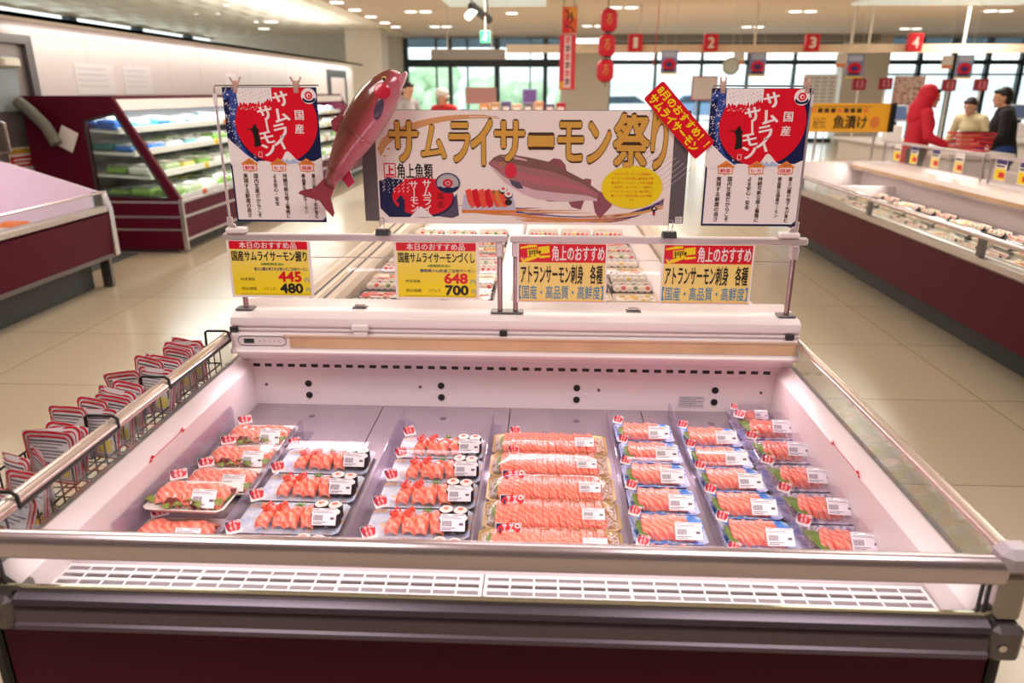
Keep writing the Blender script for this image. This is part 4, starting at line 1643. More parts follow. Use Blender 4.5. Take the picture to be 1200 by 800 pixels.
def brand_sticker(parent, x, y, z, tilt, w=0.034, h=0.026, rot=0.0):
    k = MB()
    xd = Vector((cos(rot), sin(rot), 0))
    yd0 = Vector((sin(rot), -cos(rot), 0))
    yd = yd0 * cos(tilt) + Vector((0, 0, -sin(tilt)))
    nr = yd0 * sin(tilt) + Vector((0, 0, cos(tilt)))
    s = Sheet(k, Vector((x, y, z)), w / 40, xd, yd, nr, 0.00025)
    H = h / w * 40
    s.rect(0, 0, 40, H, P_WHITE, 0)
    s.rect(.8, .8, 39, H * .45, P_NAVY, .6)
    s.ell(20, H * .46, 18, H * .46, P_RED, 1)
    s.rect(1, H * .82, 39, H - .8, P_WHITE, 1.4)
    s.ell(34, 5, 4.4, 4.2, P_WHITE, 2)
    s.ell(34, 5, 2.4, 2.3, P_RED, 2.5, 12)
    s.vtext('サムライ', 24.5, 2, H * .86, 8.5, P_WHITE, 2, bold=0.03)
    s.vtext('サーモン', 14, 3, H * .86, 8.5, P_WHITE, 2, bold=0.03)
    s.poly([(6, H * .3), (8.5, H * .3), (9, H * .7), (5.5, H * .7)], P_NAVY, 2)
    return k.build('brand_sticker', parent, 0)


def tray(k, w, d, h, m, rim=0.004, lip=0.010, depth=0.004):
    """Shallow moulded tray: sloping sides, flat floor, thin rim."""
    hw_, hd = w / 2, d / 2
    r = []
    for (dx, z) in ((lip, 0.0), (0.0, h), (-0.0, h + 0.0012), (rim, h + 0.0012), (lip + rim, depth)):
        a, b_ = hw_ - dx, hd - dx
        c_ = 0.012
        r.append([(a - c_, -b_, z), (a, -b_ + c_, z), (a, b_ - c_, z), (a - c_, b_, z), (-a + c_, b_, z), (-a, b_ - c_, z), (-a, -b_ + c_, z), (-a + c_, -b_, z)])
    k.loft(r, m)


def lid(k, w, d, z0, h, m, inset=(0.012, 0.016), frontslope=0.03):
    hw_, hd = w / 2, d / 2
    b0 = [(-hw_, -hd, z0), (hw_, -hd, z0), (hw_, hd, z0), (-hw_, hd, z0)]
    tp = [(-hw_ + inset[0], -hd + frontslope, z0 + h), (hw_ - inset[0], -hd + frontslope, z0 + h), (hw_ - inset[0], hd - inset[1], z0 + h), (-hw_ + inset[0], hd - inset[1], z0 + h)]
    n = 8
    k.add(b0 + tp, [(0, 1, 5, 4), (1, 2, 6, 5), (2, 3, 7, 6), (3, 0, 4, 7), (4, 5, 6, 7)], m)


def drape(k, cx, cy, z, L, W, m, seed, thick=0.0055, drop=0.017, skew=0.0):
    """A slice of salmon draped over a rice ball, long axis along Y."""
    random.seed(seed)
    ph = random.uniform(0, 6)
    nu, nv = 8, 14

    def top(u, v):
        a, b_ = 2 * u - 1, 2 * v - 1
        wd = W * (1 - .25 * max(0, b_) ** 2 - .12 * max(0, -b_) ** 4)
        return Vector((cx + a * wd + skew * b_ * .01 + .0015 * sin(ph + 3 * b_), cy + b_ * L, z - drop * abs(b_) ** 2.6 * (1.1 if b_ < 0 else .7) - .009 * abs(a) ** 2.4 + .0008 * sin(ph + 9 * a + 3 * b_)))
    vs = [top(i / nu, j / nv) for j in range(nv + 1) for i in range(nu + 1)]
    n0 = len(vs)
    vs += [p - Vector((0, 0, thick)) for p in vs]
    fs = []
    w_ = nu + 1
    for j in range(nv):
        for i in range(nu):
            q = (j * w_ + i, j * w_ + i + 1, (j + 1) * w_ + i + 1, (j + 1) * w_ + i)
            fs.append(q)
            fs.append(tuple(n0 + x for x in q[::-1]))
    edge = [i for i in range(w_)] + [j * w_ + nu for j in range(1, nv + 1)] + [nv * w_ + i for i in range(nu - 1, -1, -1)] + [j * w_ for j in range(nv - 1, 0, -1)]
    for a, b_ in zip(edge, edge[1:] + edge[:1]):
        fs.append((a, b_, n0 + b_, n0 + a))
    k.add(vs, fs, m)


def roe(k, cx, cy, z, seed, n=22, r=(0.014, 0.016)):
    random.seed(seed)
    for i in range(n):
        a, q = random.uniform(0, 6.28), random.random() ** .5
        k.ell((cx + cos(a) * q * r[0], cy + sin(a) * q * r[1], z + 0.003 * (1 - q) + random.uniform(0, .002)), (.0032, .0032, .0032), M_ROE, 7, 5)


def sprouts(k, cx, cy, z, seed, n=9):
    random.seed(seed)
    for i in range(n):
        a = random.uniform(0, 6.28)
        L = random.uniform(.006, .013)
        p0 = Vector((cx + random.uniform(-.004, .004), cy + random.uniform(-.004, .004), z))
        p1 = p0 + Vector((cos(a) * L, sin(a) * L * .6, random.uniform(.002, .006)))
        k.tube([p0, p1], 0.0011, M_HERB, 4)
        k.ell(p1, (.0028, .0028, .0014), M_HERB, 6, 4)


def roll_piece(parent, x, y, z, r, h, tiltx=0.0):
    k = MB()
    k.M = Matrix.Translation((x, y, z)) @ Matrix.Rotation(tiltx, 4, 'X')
    k.cyl((0, 0, 0), (0, 0, h), r, M_NORI, 20)
    o = k.build('roll_piece', parent)
    k = MB()
    k.M = Matrix.Translation((x, y, z)) @ Matrix.Rotation(tiltx, 4, 'X')
    k.ell((0, 0, h), (r * .93, r * .93, .0035), M_RICE, 18, 6, .1, x * 50)
    k.build('rice', o, 60)
    k = MB()
    k.M = Matrix.Translation((x, y, z)) @ Matrix.Rotation(tiltx, 4, 'X')
    k.ell((0, 0, h + .002), (r * .45, r * .4, .0035), M_SAL, 12, 6, .2, x * 30)
    k.build('filling', o, 60)
    return o


def sushi_pack(w, d, label, group):
    t = empty('sushi_pack', (0, 0, 0), 0, label, 'sushi pack', group)
    k = MB()
    tray(k, w, d, 0.012, M_TRAYS)
    k.build('tray', t, 40)
    x0 = -w * .235
    for i in range(4):
        x = x0 + i * 0.0345
        y = -0.004 + (i % 2) * .004
        k = MB()
        k.ell((x, y, .020), (.0145, .032, .015), M_RICE, 12, 8, .12, i)
        n_ = k.build('nigiri', t, 60)
        k = MB()
        drape(k, x, y - .002, .040, .040, .0168, M_SAL, i + 3, skew=(-1) ** i * .4)
        k.build('salmon_slice', n_, 60)
        k = MB()
        if i < 2:
            roe(k, x, y + .006, .0425, i, 26, (.013, .019))
            k.build('roe', n_, 60)
        elif i == 2:
            sprouts(k, x + .008, y + .016, .041, i)
            k.build('herb_garnish', n_, 60)
    for j, (dx, dy) in enumerate(((0, .026), (.036, .022), (.004, -.014), (.040, -.014))):
        roll_piece(t, w * .5 - .064 + dx, dy, .006, .0185, .034)
    k = MB()
    lid(k, w - .006, d - .006, .0125, .040, M_LID)
    k.build('lid', t, 0)
    price_label(t, w * .5 - .071, -.021, .0555, radians(54), .060, .041)
    brand_sticker(t, -w * .5 - .002, d * .5 - .012, .053, radians(35), .036, .034, radians(30))
    return t


def slices(k, x0, x1, n, hw_, h, m, seed, lean=0.9, thick=0.012, wob=0.003, fan=0.0, yc=0.0, zb=0.006):
    random.seed(seed)
    for i in range(n):
        u = i / max(1, n - 1)
        xb = x0 + (x1 - x0) * u
        hh = h * random.uniform(.9, 1.08)
        ww = hw_ * random.uniform(.93, 1.05)
        dy = yc + random.uniform(-wob, wob)
        le = lean * random.uniform(.85, 1.1)
        an = fan * (u - .5) + random.uniform(-.06, .06)
        rings = []
        for q, sc in ((0, .88), (.25, 1.0), (.8, 1.0), (1.0, .9)):
            ring = []
            for j in range(13):
                g = pi * j / 12
                yy_ = ww * sc * cos(g)
                zz = hh * sc * (max(0, sin(g)) ** .34)
                xx_ = q * thick + zz * le * .55 - .2 * h
                ring.append((xb + xx_ * cos(an) - yy_ * sin(an), dy + yy_ * cos(an) + xx_ * sin(an), zb + zz))
            ring.append((xb + q * thick, dy, zb - .001))
            rings.append(ring)
        k.loft(rings, m)


def boat_pack(label, group, big):
    w, d = .345, .130
    t = empty('sashimi_tray', (0, 0, 0), 0, label, 'sashimi tray', group)
    k = MB()
    tray(k, w, d, 0.016, M_TRAYG, .005, .012)
    k.build('tray', t, 40)
    k = MB()
    curls(k, (-.142, 0, .008), (.022, .046), 34, M_DAIKON, 3, .014)
    curls(k, (.150, 0, .008), (.012, .046), 26, M_DAIKON, 4, .014)
    curls(k, (.01, -.051, .006), (.14, .004), 22, M_DAIKON, 6, .008)
    o = k.build('daikon_shreds', t, 60)
    o['kind'] = 'stuff'
    k = MB()
    leaf(k, (-.128, -.046, .018), .082, .017, radians(98), M_SHISO, .01)
    k.build('shiso_leaf', t, 60)
    k = MB()
    slices(k, -.126, .134, 34, .059, .030, M_SAL2, 7, lean=-.75, thick=.011, fan=.1)
    k.build('salmon_slices', t, 70)
    k = MB()
    hw_, hd = w / 2 - .004, d / 2 - .003
    rr = []
    for xi in range(13):
        a = xi / 12 * 2 - 1
        row = []
        for yi in range(9):
            b_ = yi / 8 * 2 - 1
            row.append(Vector((a * hw_, b_ * hd, .0175 + .0245 * (1 - abs(a) ** 8) * (1 - abs(b_) ** 8))))
        rr.append(row)
    k.loft(rr, M_FILMW, cap=False, closed=False)
    k.build('film_wrap', t, 60)
    price_label(t, .075, -.010, .0465, radians(20), .056, .036)
    if big:
        brand_sticker(t, -.132, .046, .0455, radians(28), .062, .046)
    else:
        brand_sticker(t, -.124, .070, .040, radians(34), .030, .030, radians(12))
    return t


def small_pack(label, group, m_tray, w=.178, d=.127):
    t = empty('sashimi_pack', (0, 0, 0), 0, label, 'sashimi pack', group)
    k = MB()
    tray(k, w, d, 0.014, m_tray, .004, .011)
    k.build('tray', t, 40)
    k = MB()
    slices(k, -.052, .048, 10, .043, .029, M_SAL3, 11, lean=-.6, thick=.016, wob=.004, fan=.15, yc=.007)
    k.build('salmon_slices', t, 70)
    k = MB()
    leaf(k, (-.062, -.044, .012), .078, .014, radians(96), M_SHISO, .012)
    k.build('shiso_leaf', t, 60)
    k = MB()
    curls(k, (-.060, 0, .008), (.010, .04), 16, M_DAIKON, 5, .012)
    o = k.build('daikon_shreds', t, 60)
    o['kind'] = 'stuff'
    k = MB()
    lid(k, w - .006, d - .006, .0150, .031, M_LID, (.012, .014), .024)
    k.build('lid', t, 0)
    price_label(t, .010, -.022, .0492, radians(38), .064, .043)
    brand_sticker(t, -.086, .058, .048, radians(38), .030, .028, radians(-25))
    return t


def fan_pack(label, group):
    w, d = .188, .146
    t = empty('sashimi_pack', (0, 0, 0), 0, label, 'sashimi pack', group)
    k = MB()
    tray(k, w, d, 0.014, M_TRAYC, .004, .012)
    k.build('tray', t, 40)
    k = MB()
    slices(k, -.028, .044, 7, .040, .033, M_SAL3, 21, lean=-.8, thick=.016, wob=.004, fan=.5)
    k.build('salmon_slices', t, 70)
    k = MB()
    leaf(k, (-.038, -.046, .016), .092, .020, radians(112), M_SHISO, .014)
    k.build('shiso_leaf', t, 60)
    k = MB()
    random.seed(8)
    for i in range(34):
        x, y = random.choice(((-.066, random.uniform(-.05, .05)), (.068, random.uniform(-.05, .05)), (random.uniform(-.06, .06), .052)))
        a = random.uniform(0, 6.28)
        p0 = Vector((x, y, .007 + random.uniform(0, .006)))
        k.tube([p0, p0 + Vector((cos(a) * .012, sin(a) * .01, random.uniform(0, .01))), p0 + Vector((cos(a + 1) * .018, sin(a + 1) * .014, .004))], .0013, (M_DAIKON, M_TRAYC)[i % 2], 4)
    o = k.build('seaweed_shreds', t, 60)
    o['kind'] = 'stuff'
    k = MB()
    lid(k, w - .006, d - .006, .0150, .036, clear_mat('crinkled_lid', (250, 248, 252), 0.06, 0.06, 0.6, bump=0.5), (.014, .016), .026)
    k.build('lid', t, 0)
    price_label(t, .018, -.016, .0555, radians(38), .066, .044, radians(-4))
    brand_sticker(t, -.075, .070, .052, radians(36), .034, .03, radians(-28))
    return t


def salad_pack(label, group):
    w, d = .205, .142
    t = empty('salmon_salad_pack', (0, 0, 0), 0, label, 'salmon salad pack', group)
    k = MB()
    tray(k, w, d, 0.014, M_TRAYW, .004, .014)
    k.build('tray', t, 40)
    k = MB()
    random.seed(3)
    for i in range(16):
        k_m = M_LETT if i % 3 else M_LETTR
        x, y = random.uniform(-.09, .05), random.uniform(-.062, -.03)
        if i > 8:
            x, y = random.choice((-.085, .078)) + random.uniform(-.012, .01), random.uniform(-.05, .04)
        leaf(k, (x, y, .010 + random.uniform(0, .008)), random.uniform(.022, .034), random.uniform(.008, .012), random.uniform(0, 6.28), k_m, .010)
    o = k.build('lettuce', t, 60)
    o['kind'] = 'stuff'
    k = MB()
    for i in range(6):
        drape(k, -.062 + i * .026, .006 - .006 * (i % 2), .041 - .003 * (i % 3), .042, .023, M_SAL3, i + 20, .005, .020, .6)
    k.build('salmon_slices', t, 60)
    k = MB()
    for i in range(7):
        k.ell((-.068 + .024 * i, .004, .018), (.018, .034, .013), M_LETT, 9, 6, .3, i)
    k.build('leaf_bed', t, 60)
    k = MB()
    random.seed(12)
    for i in range(16):
        x, y = random.uniform(-.06, .085), -.06 + random.uniform(0, .016)
        k.ell((x, y, .013), (.005, .003, .002), mat('nut_brown', (190, 120, 70), 0.5), 6, 4)
    k.build('topping', t, 60)
    k = MB()
    lid(k, w - .006, d - .006, .0150, .030, M_LID, (.014, .018), .032)
    k.build('lid', t, 0)
    price_label(t, .012, -.022, .0470, radians(48), .062, .046)
    brand_sticker(t, -.098, .068, .044, radians(36), .042, .03, radians(28))
    return t


ORD = ['nearest the rail', 'second from the rail', 'third from the rail', 'fourth from the rail', 'fifth from the rail', 'sixth from the rail', 'seventh from the rail']


def fill(proto, cx, ys, what, col, group, zs=None, hidden_first=False, wob=0.015, dx=None):
    for i, y in enumerate(ys):
        z = ZB + (zs[i] if zs else 0)
        random.seed(i * 7 + int(cx * 100))
        lab = '%s in %s, %s' % (what, col, ORD[i])
        o = proto if i == 0 else copy_tree(proto)
        o.location = (cx + (dx[i] if dx else 0) + random.uniform(-.003, .003), y, z)
        o.rotation_euler = (0, 0, random.uniform(-wob, wob))
        o['label'] = lab
        o['group'] = group


# column 1: salmon salads, two stacked at the front
sl = salad_pack('', 'salmon salad packs along the left wall')
for i, (x, y, z, lab) in enumerate(((-.772, .375, 0, 'salmon salad pack lying underneath the front salad pack by the left wall'),
                                    (-.768, .475, .0475, 'salmon salad pack on a white tray, topmost at the front by the left wall'),
                                    (-.764, .628, .004, 'salmon salad pack half hidden directly behind the raised front salad pack'),
                                    (-.765, .775, 0, 'salmon salad pack by the left wall, second from the back'),
                                    (-.768, .920, 0, 'salmon salad pack by the left wall, farthest back'))):
    o = sl if i == 0 else copy_tree(sl)
    o.location = (x, y, ZB + z)
    o.rotation_euler = (0, 0, (0, -.03, .02, -.02, .01)[i])
    o['label'] = lab
fill(sushi_pack(.262, .142, '', ''), -.515, [.312, .462, .612, .762], 'sushi pack of nigiri and rolls', 'second column from left', 'sushi packs in the second column')
fill(sushi_pack(.255, .130, '', ''), -.192, [.312, .450, .588, .722, .862], 'sushi pack of nigiri and rolls', 'third column from left', 'sushi packs in the third column')
b1 = boat_pack('', '', True)
fill(b1, .133, [.366, .497, .628], 'long gold tray of salmon slices with large sticker', 'middle column', 'long gold trays of salmon')
b2 = boat_pack('', '', False)
for i, (y, lab) in enumerate(((.760, 'long gold tray of salmon slices with small sticker, second from the back'), (.893, 'long gold tray of salmon slices with small sticker, farthest back'))):
    o = b2 if i == 0 else copy_tree(b2)
    o.location = (.133, y, ZB)
    o['label'] = lab
    o['group'] = 'long gold trays of salmon'
fill(small_pack('', '', M_TRAYB), .423, [.318, .450, .580, .718, .855, .990], 'blue tray pack of salmon slices', 'column right of gold trays', 'blue sashimi packs in the fifth column', dx=[0, 0, 0, .003, .006, .004])
fill(small_pack('', '', M_TRAYB), .630, [.300, .434, .568, .700, .832, .966], 'blue tray pack of salmon slices', 'second column from right', 'blue sashimi packs in the sixth column')
fp = fan_pack('', '')
fill(fp, .815, [.41, .565, .722, .880, 1.035], 'violet tray pack of fanned salmon', 'rightmost column', 'violet sashimi packs along the right wall', wob=.03)
o = copy_tree(fp, (.792, 1.135, ZB + .002), (0, 0, .05), 'violet tray pack of salmon behind all others in the back right corner', 'violet sashimi packs along the right wall')
o.location.y = 1.125
o.scale = (.62, .72, .8)

# clear dividers standing on the deck between the columns
for i, (x, lab, y1) in enumerate(((-.654, 'clear divider between the salmon salads and the second column of sushi', .98),
                                  (-.345, 'clear divider between the two columns of sushi packs', 1.08),
                                  (-.050, 'clear divider left of the long gold trays', 1.06),
                                  (.322, 'clear divider right of the long gold trays', 1.10),
                                  (.532, 'clear divider between the two columns of blue packs', 1.16),
                                  (.722, 'clear divider left of the violet trays', 1.10),
                                  (-.877, 'clear plate standing against the left inner wall', .985))):
    k = MB()
    h = .052 if i < 6 else .088
    k.extr([(.30, 0), (y1, 0), (y1, h - .02), (y1 - .012, h), (.30, h)], -.0012, .0012, M_DIV, 'X')
    if i < 6:
        k.box(.001, .036 if i != 2 else .03, .30, y1, 0.0, .0012, M_DIV)
    o = k.build('clear_divider', smooth=0)
    o.location = (x, 0, ZB)
    tag(o, lab, 'divider', 'clear dividers')

# ================================================================== packets in wire baskets hung on the left side rail
M_BLKW = mat('black_coated_wire', (24, 23, 25), 0.4)
M_PRED = mat('packet_red', (196, 16, 40), 0.35)
M_PWHITE = clear_mat('packet_film', (238, 234, 238), 0.12, 0.05, 0.5, (246, 240, 242), 0.75)
M_PGREY = mat('packet_print', (92, 86, 92), 0.5)
M_PYEL = mat('packet_yellow', (232, 206, 60), 0.45)


def basket(y0, y1, m0, m1, label):
    t = empty('wire_basket', (-0.93, (y0 + y1) / 2, ZR), 0, label, 'wire basket', 'black wire baskets on the left side rail')
    L = (y1 - y0) / 2
    k = MB()
    # heavy wire: along the inside of the rail, over it at both ends, down the outside
    for s_ in (-1, 1):
        k.tube([(0.020, s_ * L, -0.006), (0.020, s_ * L, 0.018), (0.010, s_ * L, 0.026), (-0.05, s_ * L, 0.026), (-0.058, s_ * L, 0.022), (-0.060, s_ * L, -0.06), (-0.060, s_ * L, -0.09)], 0.0042, M_BLKW, 8)
    k.tube([(0.022, -L, -0.006), (0.022, L, -0.006)], 0.0042, M_BLKW, 8)
    k.tube([(0.020, -L, 0.012), (0.0215, -L, -0.006)], 0.0042, M_BLKW, 8)
    k.build('hook_frame', t)
    k = MB()
    xi, xo, zt, zb = -0.028, -0.165, -0.035, -0.15
    c = (y0 + y1) / 2
    m0, m1 = m0 - c, m1 - c
    n = int((m1 - m0) / 0.042)
    for i in range(n + 1):
        y = m0 + (m1 - m0) * i / n
        k.tube([(xi, y, zt), (xi, y, zb), (xo, y, zb), (xo, y, zt)], 0.0024, M_BLKW, 6)
    for z in (zt, (zt + zb) / 2, zb):
        k.tube([(xi, m0, z), (xi, m1, z)], 0.003, M_BLKW, 6)
        k.tube([(xo, m0, z), (xo, m1, z)], 0.003, M_BLKW, 6)
    for x in (-0.075, -0.12):
        k.tube([(x, m0, zb), (x, m1, zb)], 0.0024, M_BLKW, 6)
    for ye in (m0, m1):
        for z in (zt, (zt + zb) / 2, zb):
            k.tube([(xi, ye, z), (xo, ye, z)], 0.0028, M_BLKW, 6)
    k.build('wire_mesh', t)


basket(0.085, 0.440, 0.06, 0.575, 'black wire basket hooked over the left side rail, nearest the front')
basket(0.695, 1.10, 0.59, 1.12, 'black wire basket hooked over the left side rail, nearest the white housing')


def packet(w, h, seed):
    t = empty('sachet_packet', (0, 0, 0), 0, '', 'packet', 'red-bordered sachets in the side baskets')
    random.seed(seed)
    k = MB()
    nu, nv = 8, 8
    ph = random.uniform(0, 6)

    def bend(x, z):
        return 0.010 * sin(pi * x / w + ph) * (z / h) + 0.006 * sin(3 * z / h + ph)

    def side(sg):
        def fn(u, v):
            x, z = (u - .5) * w, v * h
            e = (1 - (2 * u - 1) ** 4) * (1 - (2 * v - 1) ** 4)
            return Vector((x, bend(x, z) + sg * (.0008 + .005 * e), z))
        return fn
    k.grid(side(-1), nu, nv, M_PWHITE)
    k.grid(side(1), nu, nv, M_PWHITE)
    k.build('pouch', t, 60)
    k = MB()
    b_ = .006
    r = .016
    out = []
    for cx, cz, a0 in ((w / 2 - r, h - r, 0), (-w / 2 + r, h - r, pi / 2), (-w / 2 + .004, .004, pi), (w / 2 - .004, .004, 1.5 * pi)):
        rr = r if cz > h / 2 else .004
        for i in range(5):
            a = a0 + pi / 2 * i / 4
            out.append((cx + rr * cos(a), cz + rr * sin(a)))
    n = len(out)
    for off, bb in ((0.0, .0045), (.010, .0022)):
        sc = lambda p, q: (p[0] * (1 - q / (w / 2)), (p[1] - h / 2) * (1 - q / (h / 2)) + h / 2)
        for sg in (-1, 1):
            vs = [Vector((sc(p, off)[0], bend(sc(p, off)[0], sc(p, off)[1]) + sg * (.0035 if off else .0016), sc(p, off)[1])) for p in out] + \
                 [Vector((sc(p, off + bb)[0], bend(*sc(p, off + bb)) + sg * (.0042 if off else .003), sc(p, off + bb)[1])) for p in out]
            k.add(vs, [(i, (i + 1) % n, n + (i + 1) % n, n + i) for i in range(n)], M_PRED)
    k.build('red_border', t, 60)
    k = MB()
    for sg in (-1, 1):
        def pt(x, z):
            e = (1 - (2 * x / w) ** 4) * (1 - (2 * z / h - 1) ** 4)
            return Vector((x, bend(x, z) + sg * (.0012 + .005 * e + .0006), z))

        def bar(x0, z0, x1, z1, m):
            N = 6
            vs = [pt(x0 + (x1 - x0) * i / N, z0) for i in range(N + 1)] + [pt(x0 + (x1 - x0) * i / N, z1) for i in range(N + 1)]
            k.add(vs, [(i, i + 1, N + 2 + i, N + 1 + i) for i in range(N)], m)
        for i in range(6):
            zt = h * .84 - i * h * .068
            bar(-w * .38, zt, w * (.36 - .1 * (i % 3)), zt - h * (.016 if i else .03), M_PGREY)
        bar(-w * .36, h * .40, -w * .02, h * .10, M_PGREY if seed % 2 else mat('packet_picture', (170, 120, 90), 0.5))
        bar(w * .04, h * .38, w * .34, h * .14, M_PYEL)
        bar(-w * .40, h * .905, w * .38, h * .885, M_PRED)
    k.build('printed_panel', t, 60)
    return t


pk = [packet(.115, .135, 1), packet(.125, .13, 2), packet(.105, .14, 3)]
spots = [(-1.06, .12, 28), (-1.00, .135, 24), (-1.07, .185, 32), (-.995, .200, 20), (-1.055, .25, 36), (-1.01, .285, 48), (-1.035, .355, 4), (-1.03, .375, 6),
         (-1.04, .40, 0), (-1.07, .49, 14), (-1.02, .515, 12), (-1.05, .555, 24), (-1.01, .575, 22), (-1.04, .62, 26), (-1.03, .66, 20), (-1.05, .75, 16),
         (-1.00, .775, 20), (-1.04, .815, 24), (-1.02, .855, 18), (-1.055, .905, 30), (-1.01, .95, 22), (-1.05, .995, 24), (-1.01, 1.03, 14), (-1.04, 1.055, 20)]
ZS = [.68, .675, .69, .675, .69, .68, .705, .70, .69, .70, .69, .69, .695, .70, .69, .70, .70, .71, .70, .69, .695, .69, .70, .69]
NOTE = ['lying low at the very front of the nearest basket', 'upright against the glass at the front of the nearest basket', 'second on the outer side of the nearest basket', 'second along the glass in the nearest basket',
        'third on the outer side of the nearest basket', 'turned edge-on before the tall group in the nearest basket', 'tallest at the back of the nearest basket, frontmost of three', 'tall, between two others at the back of the nearest basket',
        'tall, last of three at the back of the nearest basket', 'behind the tall group in the front basket, outer side', 'behind the tall group in the front basket, against the glass', 'last at the back of the front basket, outer side',
        'last at the back of the front basket, by the glass', 'first at the front of the rear basket, outer side', 'first at the front of the rear basket, by the glass', 'second on the outer side of the rear basket',
        'second along the glass in the rear basket', 'third on the outer side of the rear basket', 'third along the glass in the rear basket', 'halfway along the rear basket, outer side',
        'halfway along the rear basket, by the glass', 'third from the back of the rear basket', 'second from the back of the rear basket', 'last, beside the white housing']
for i, ((x, y, a), z, nt_) in enumerate(zip(spots, ZS, NOTE)):
    p_ = pk[i % 3]
    o = p_ if i < 3 else copy_tree(p_)
    o.location = (x, y, z - .045)
    random.seed(i)
    o.rotation_euler = (radians(random.uniform(-14, 4)), radians(random.uniform(-9, 9)), radians(-a + random.uniform(-6, 6)))
    o['label'] = 'red-bordered sachet packet ' + nt_

# ================================================================== the deli case behind the front case
M_RICEB = mat('bento_rice', (248, 240, 226), 0.6)
M_BTRAY = mat('bento_tray_black', (34, 24, 24), 0.35)
M_CREAMT = mat('bento_tray_cream', (236, 220, 190), 0.4)
dc = empty('deli_case', (0, 0, 0), 0, 'white island case of roll sushi directly behind the front case', 'display case')
k = MB()
k.box(-0.86, 0.90, 1.45, 4.55, 0.12, 0.485, M_MAROON_D, 0.004)
for x0, x1 in ((-0.86, -0.845), (0.885, 0.90)):
    k.box(x0, x1, 1.45, 4.55, 0.485, 0.66, M_MAROON_D)
k.box(-0.80, 0.84, 1.50, 4.50, 0.0, 0.12, M_KICK)
k.build('body_panel', dc, 30)
k = MB()
for s_, x0, x1 in ((-1, -0.875, -0.70), (1, 0.74, 0.915)):
    a = [(x0, 0.66), (x0, 0.755), (x0 + .012, 0.772), (x1 - .02, 0.772), (x1, 0.76), (x1, 0.5), (x1 - .01 if s_ < 0 else x1, 0.5)]
    if s_ < 0:
        pr = [(-0.875, .60), (-0.875, .755), (-.865, .77), (-.84, .772), (-.825, .758), (-.80, .758), (-.795, .766), (-.775, .766), (-.77, .758), (-.745, .758), (-.738, .765), (-.715, .76), (-.700, .735), (-.690, .50), (-.72, .50), (-.74, .60)]
    else:
        pr = [(.915, .60), (.915, .755), (.905, .77), (.885, .772), (.865, .758), (.80, .758), (.79, .766), (.755, .76), (.74, .735), (.73, .50), (.76, .50), (.78, .60)]
    k.extr(pr, 1.34, 4.55, mat('ledge_cream', (232, 216, 194), 0.35), 'Y')
k.build('side_ledge', dc, 25)
k = MB()
for x in (-0.811, -0.757):
    k.box(x - .006, x + .006, 1.36, 4.5, 0.7585, 0.7600, M_DGREY)
k.build('ledge_groove', dc, 0)
k = MB()
k.box(-0.088, -0.012, 1.34, 4.5, 0.5, 0.765, M_HOUS, 0.006)
k.build('centre_divider', dc, 30)
k = MB()
k.box(-0.69, 0.73, 1.40, 4.5, 0.64, 0.65, M_DECK)
k.build('deck', dc, 0)
k = MB()
k.box(-0.87, 0.91, 4.5, 4.58, 0.5, 0.80, M_HOUS, 0.01)
k.build('end_wall', dc, 30)
k = MB()
k.box(-0.69, 0.73, 1.345, 1.40, 0.48, 0.74, M_HOUS)
k.build('front_wall', dc, 0)


FILL = [mat('filling_%d' % i, c, 0.45) for i, c in enumerate(((236, 96, 80), (250, 206, 80), (240, 140, 150), (120, 160, 60), (214, 60, 50), (250, 232, 200)))]


def maki_pack(tray_m, fills, n=6, seed=0, w=.19, rr=.0235):
    t = empty('roll_sushi_pack', (0, 0, 0), 0, '', 'sushi pack', '')
    k = MB()
    tray(k, w, .12, .014, tray_m, .004, .008)
    k.build('tray', t, 40)
    random.seed(seed)
    for row, y in enumerate((-.028, .026)):
        k = MB()
        k2 = MB()
        for i in range(n):
            x = -w / 2 + .016 + (w - .032) * (i + .5) / n
            k.M = Matrix.Translation((x, y, .006 + rr)) @ Matrix.Rotation(radians(52), 4, 'X')
            k.cyl((0, 0, -.010), (0, 0, .012), rr * .62 + .006, M_NORI, 14)
            k2.M = Matrix.Translation((x, y, .006 + rr)) @ Matrix.Rotation(radians(52), 4, 'X')
            k2.ell((0, 0, .0125), (rr * .62 + .0042, rr * .62 + .0042, .003), M_RICEB, 12, 6)
            k2.ell((.001, 0, .015), (rr * .46, rr * .42, .003), FILL[fills[i % len(fills)]], 10, 6)
        o = k.build('roll_row', t)
        k2.build('filling', o, 60)
    k = MB()
    lid(k, w - .005, .115, .0145, .044, M_LID, (.006, .01), .012)
    k.build('lid', t, 0)
    return t


def rice_pack(tray_m, tops, seed=0, w=.19):
    t = empty('rice_box', (0, 0, 0), 0, '', 'rice box', '')
    k = MB()
    tray(k, w, .125, .03, tray_m, .005, .008, .018)
    k.build('tray', t, 40)
    k = MB()
    k.box(-w / 2 + .012, w / 2 - .012, -.052, .052, .016, .027, M_RICEB, .004)
    k.build('rice', t, 40)
    k = MB()
    random.seed(seed)
    for i in range(18):
        k.ell((random.uniform(-w / 2 + .03, w / 2 - .03), random.uniform(-.036, .036), .028), (random.uniform(.010, .022), random.uniform(.008, .014), .006), tops[i % len(tops)], 8, 5, .3, i)
    k.build('topping', t, 60)
    k = MB()
    lid(k, w - .004, .12, .0315, .016, M_LID, (.008, .01), .012)
    k.build('lid', t, 0)
    return t


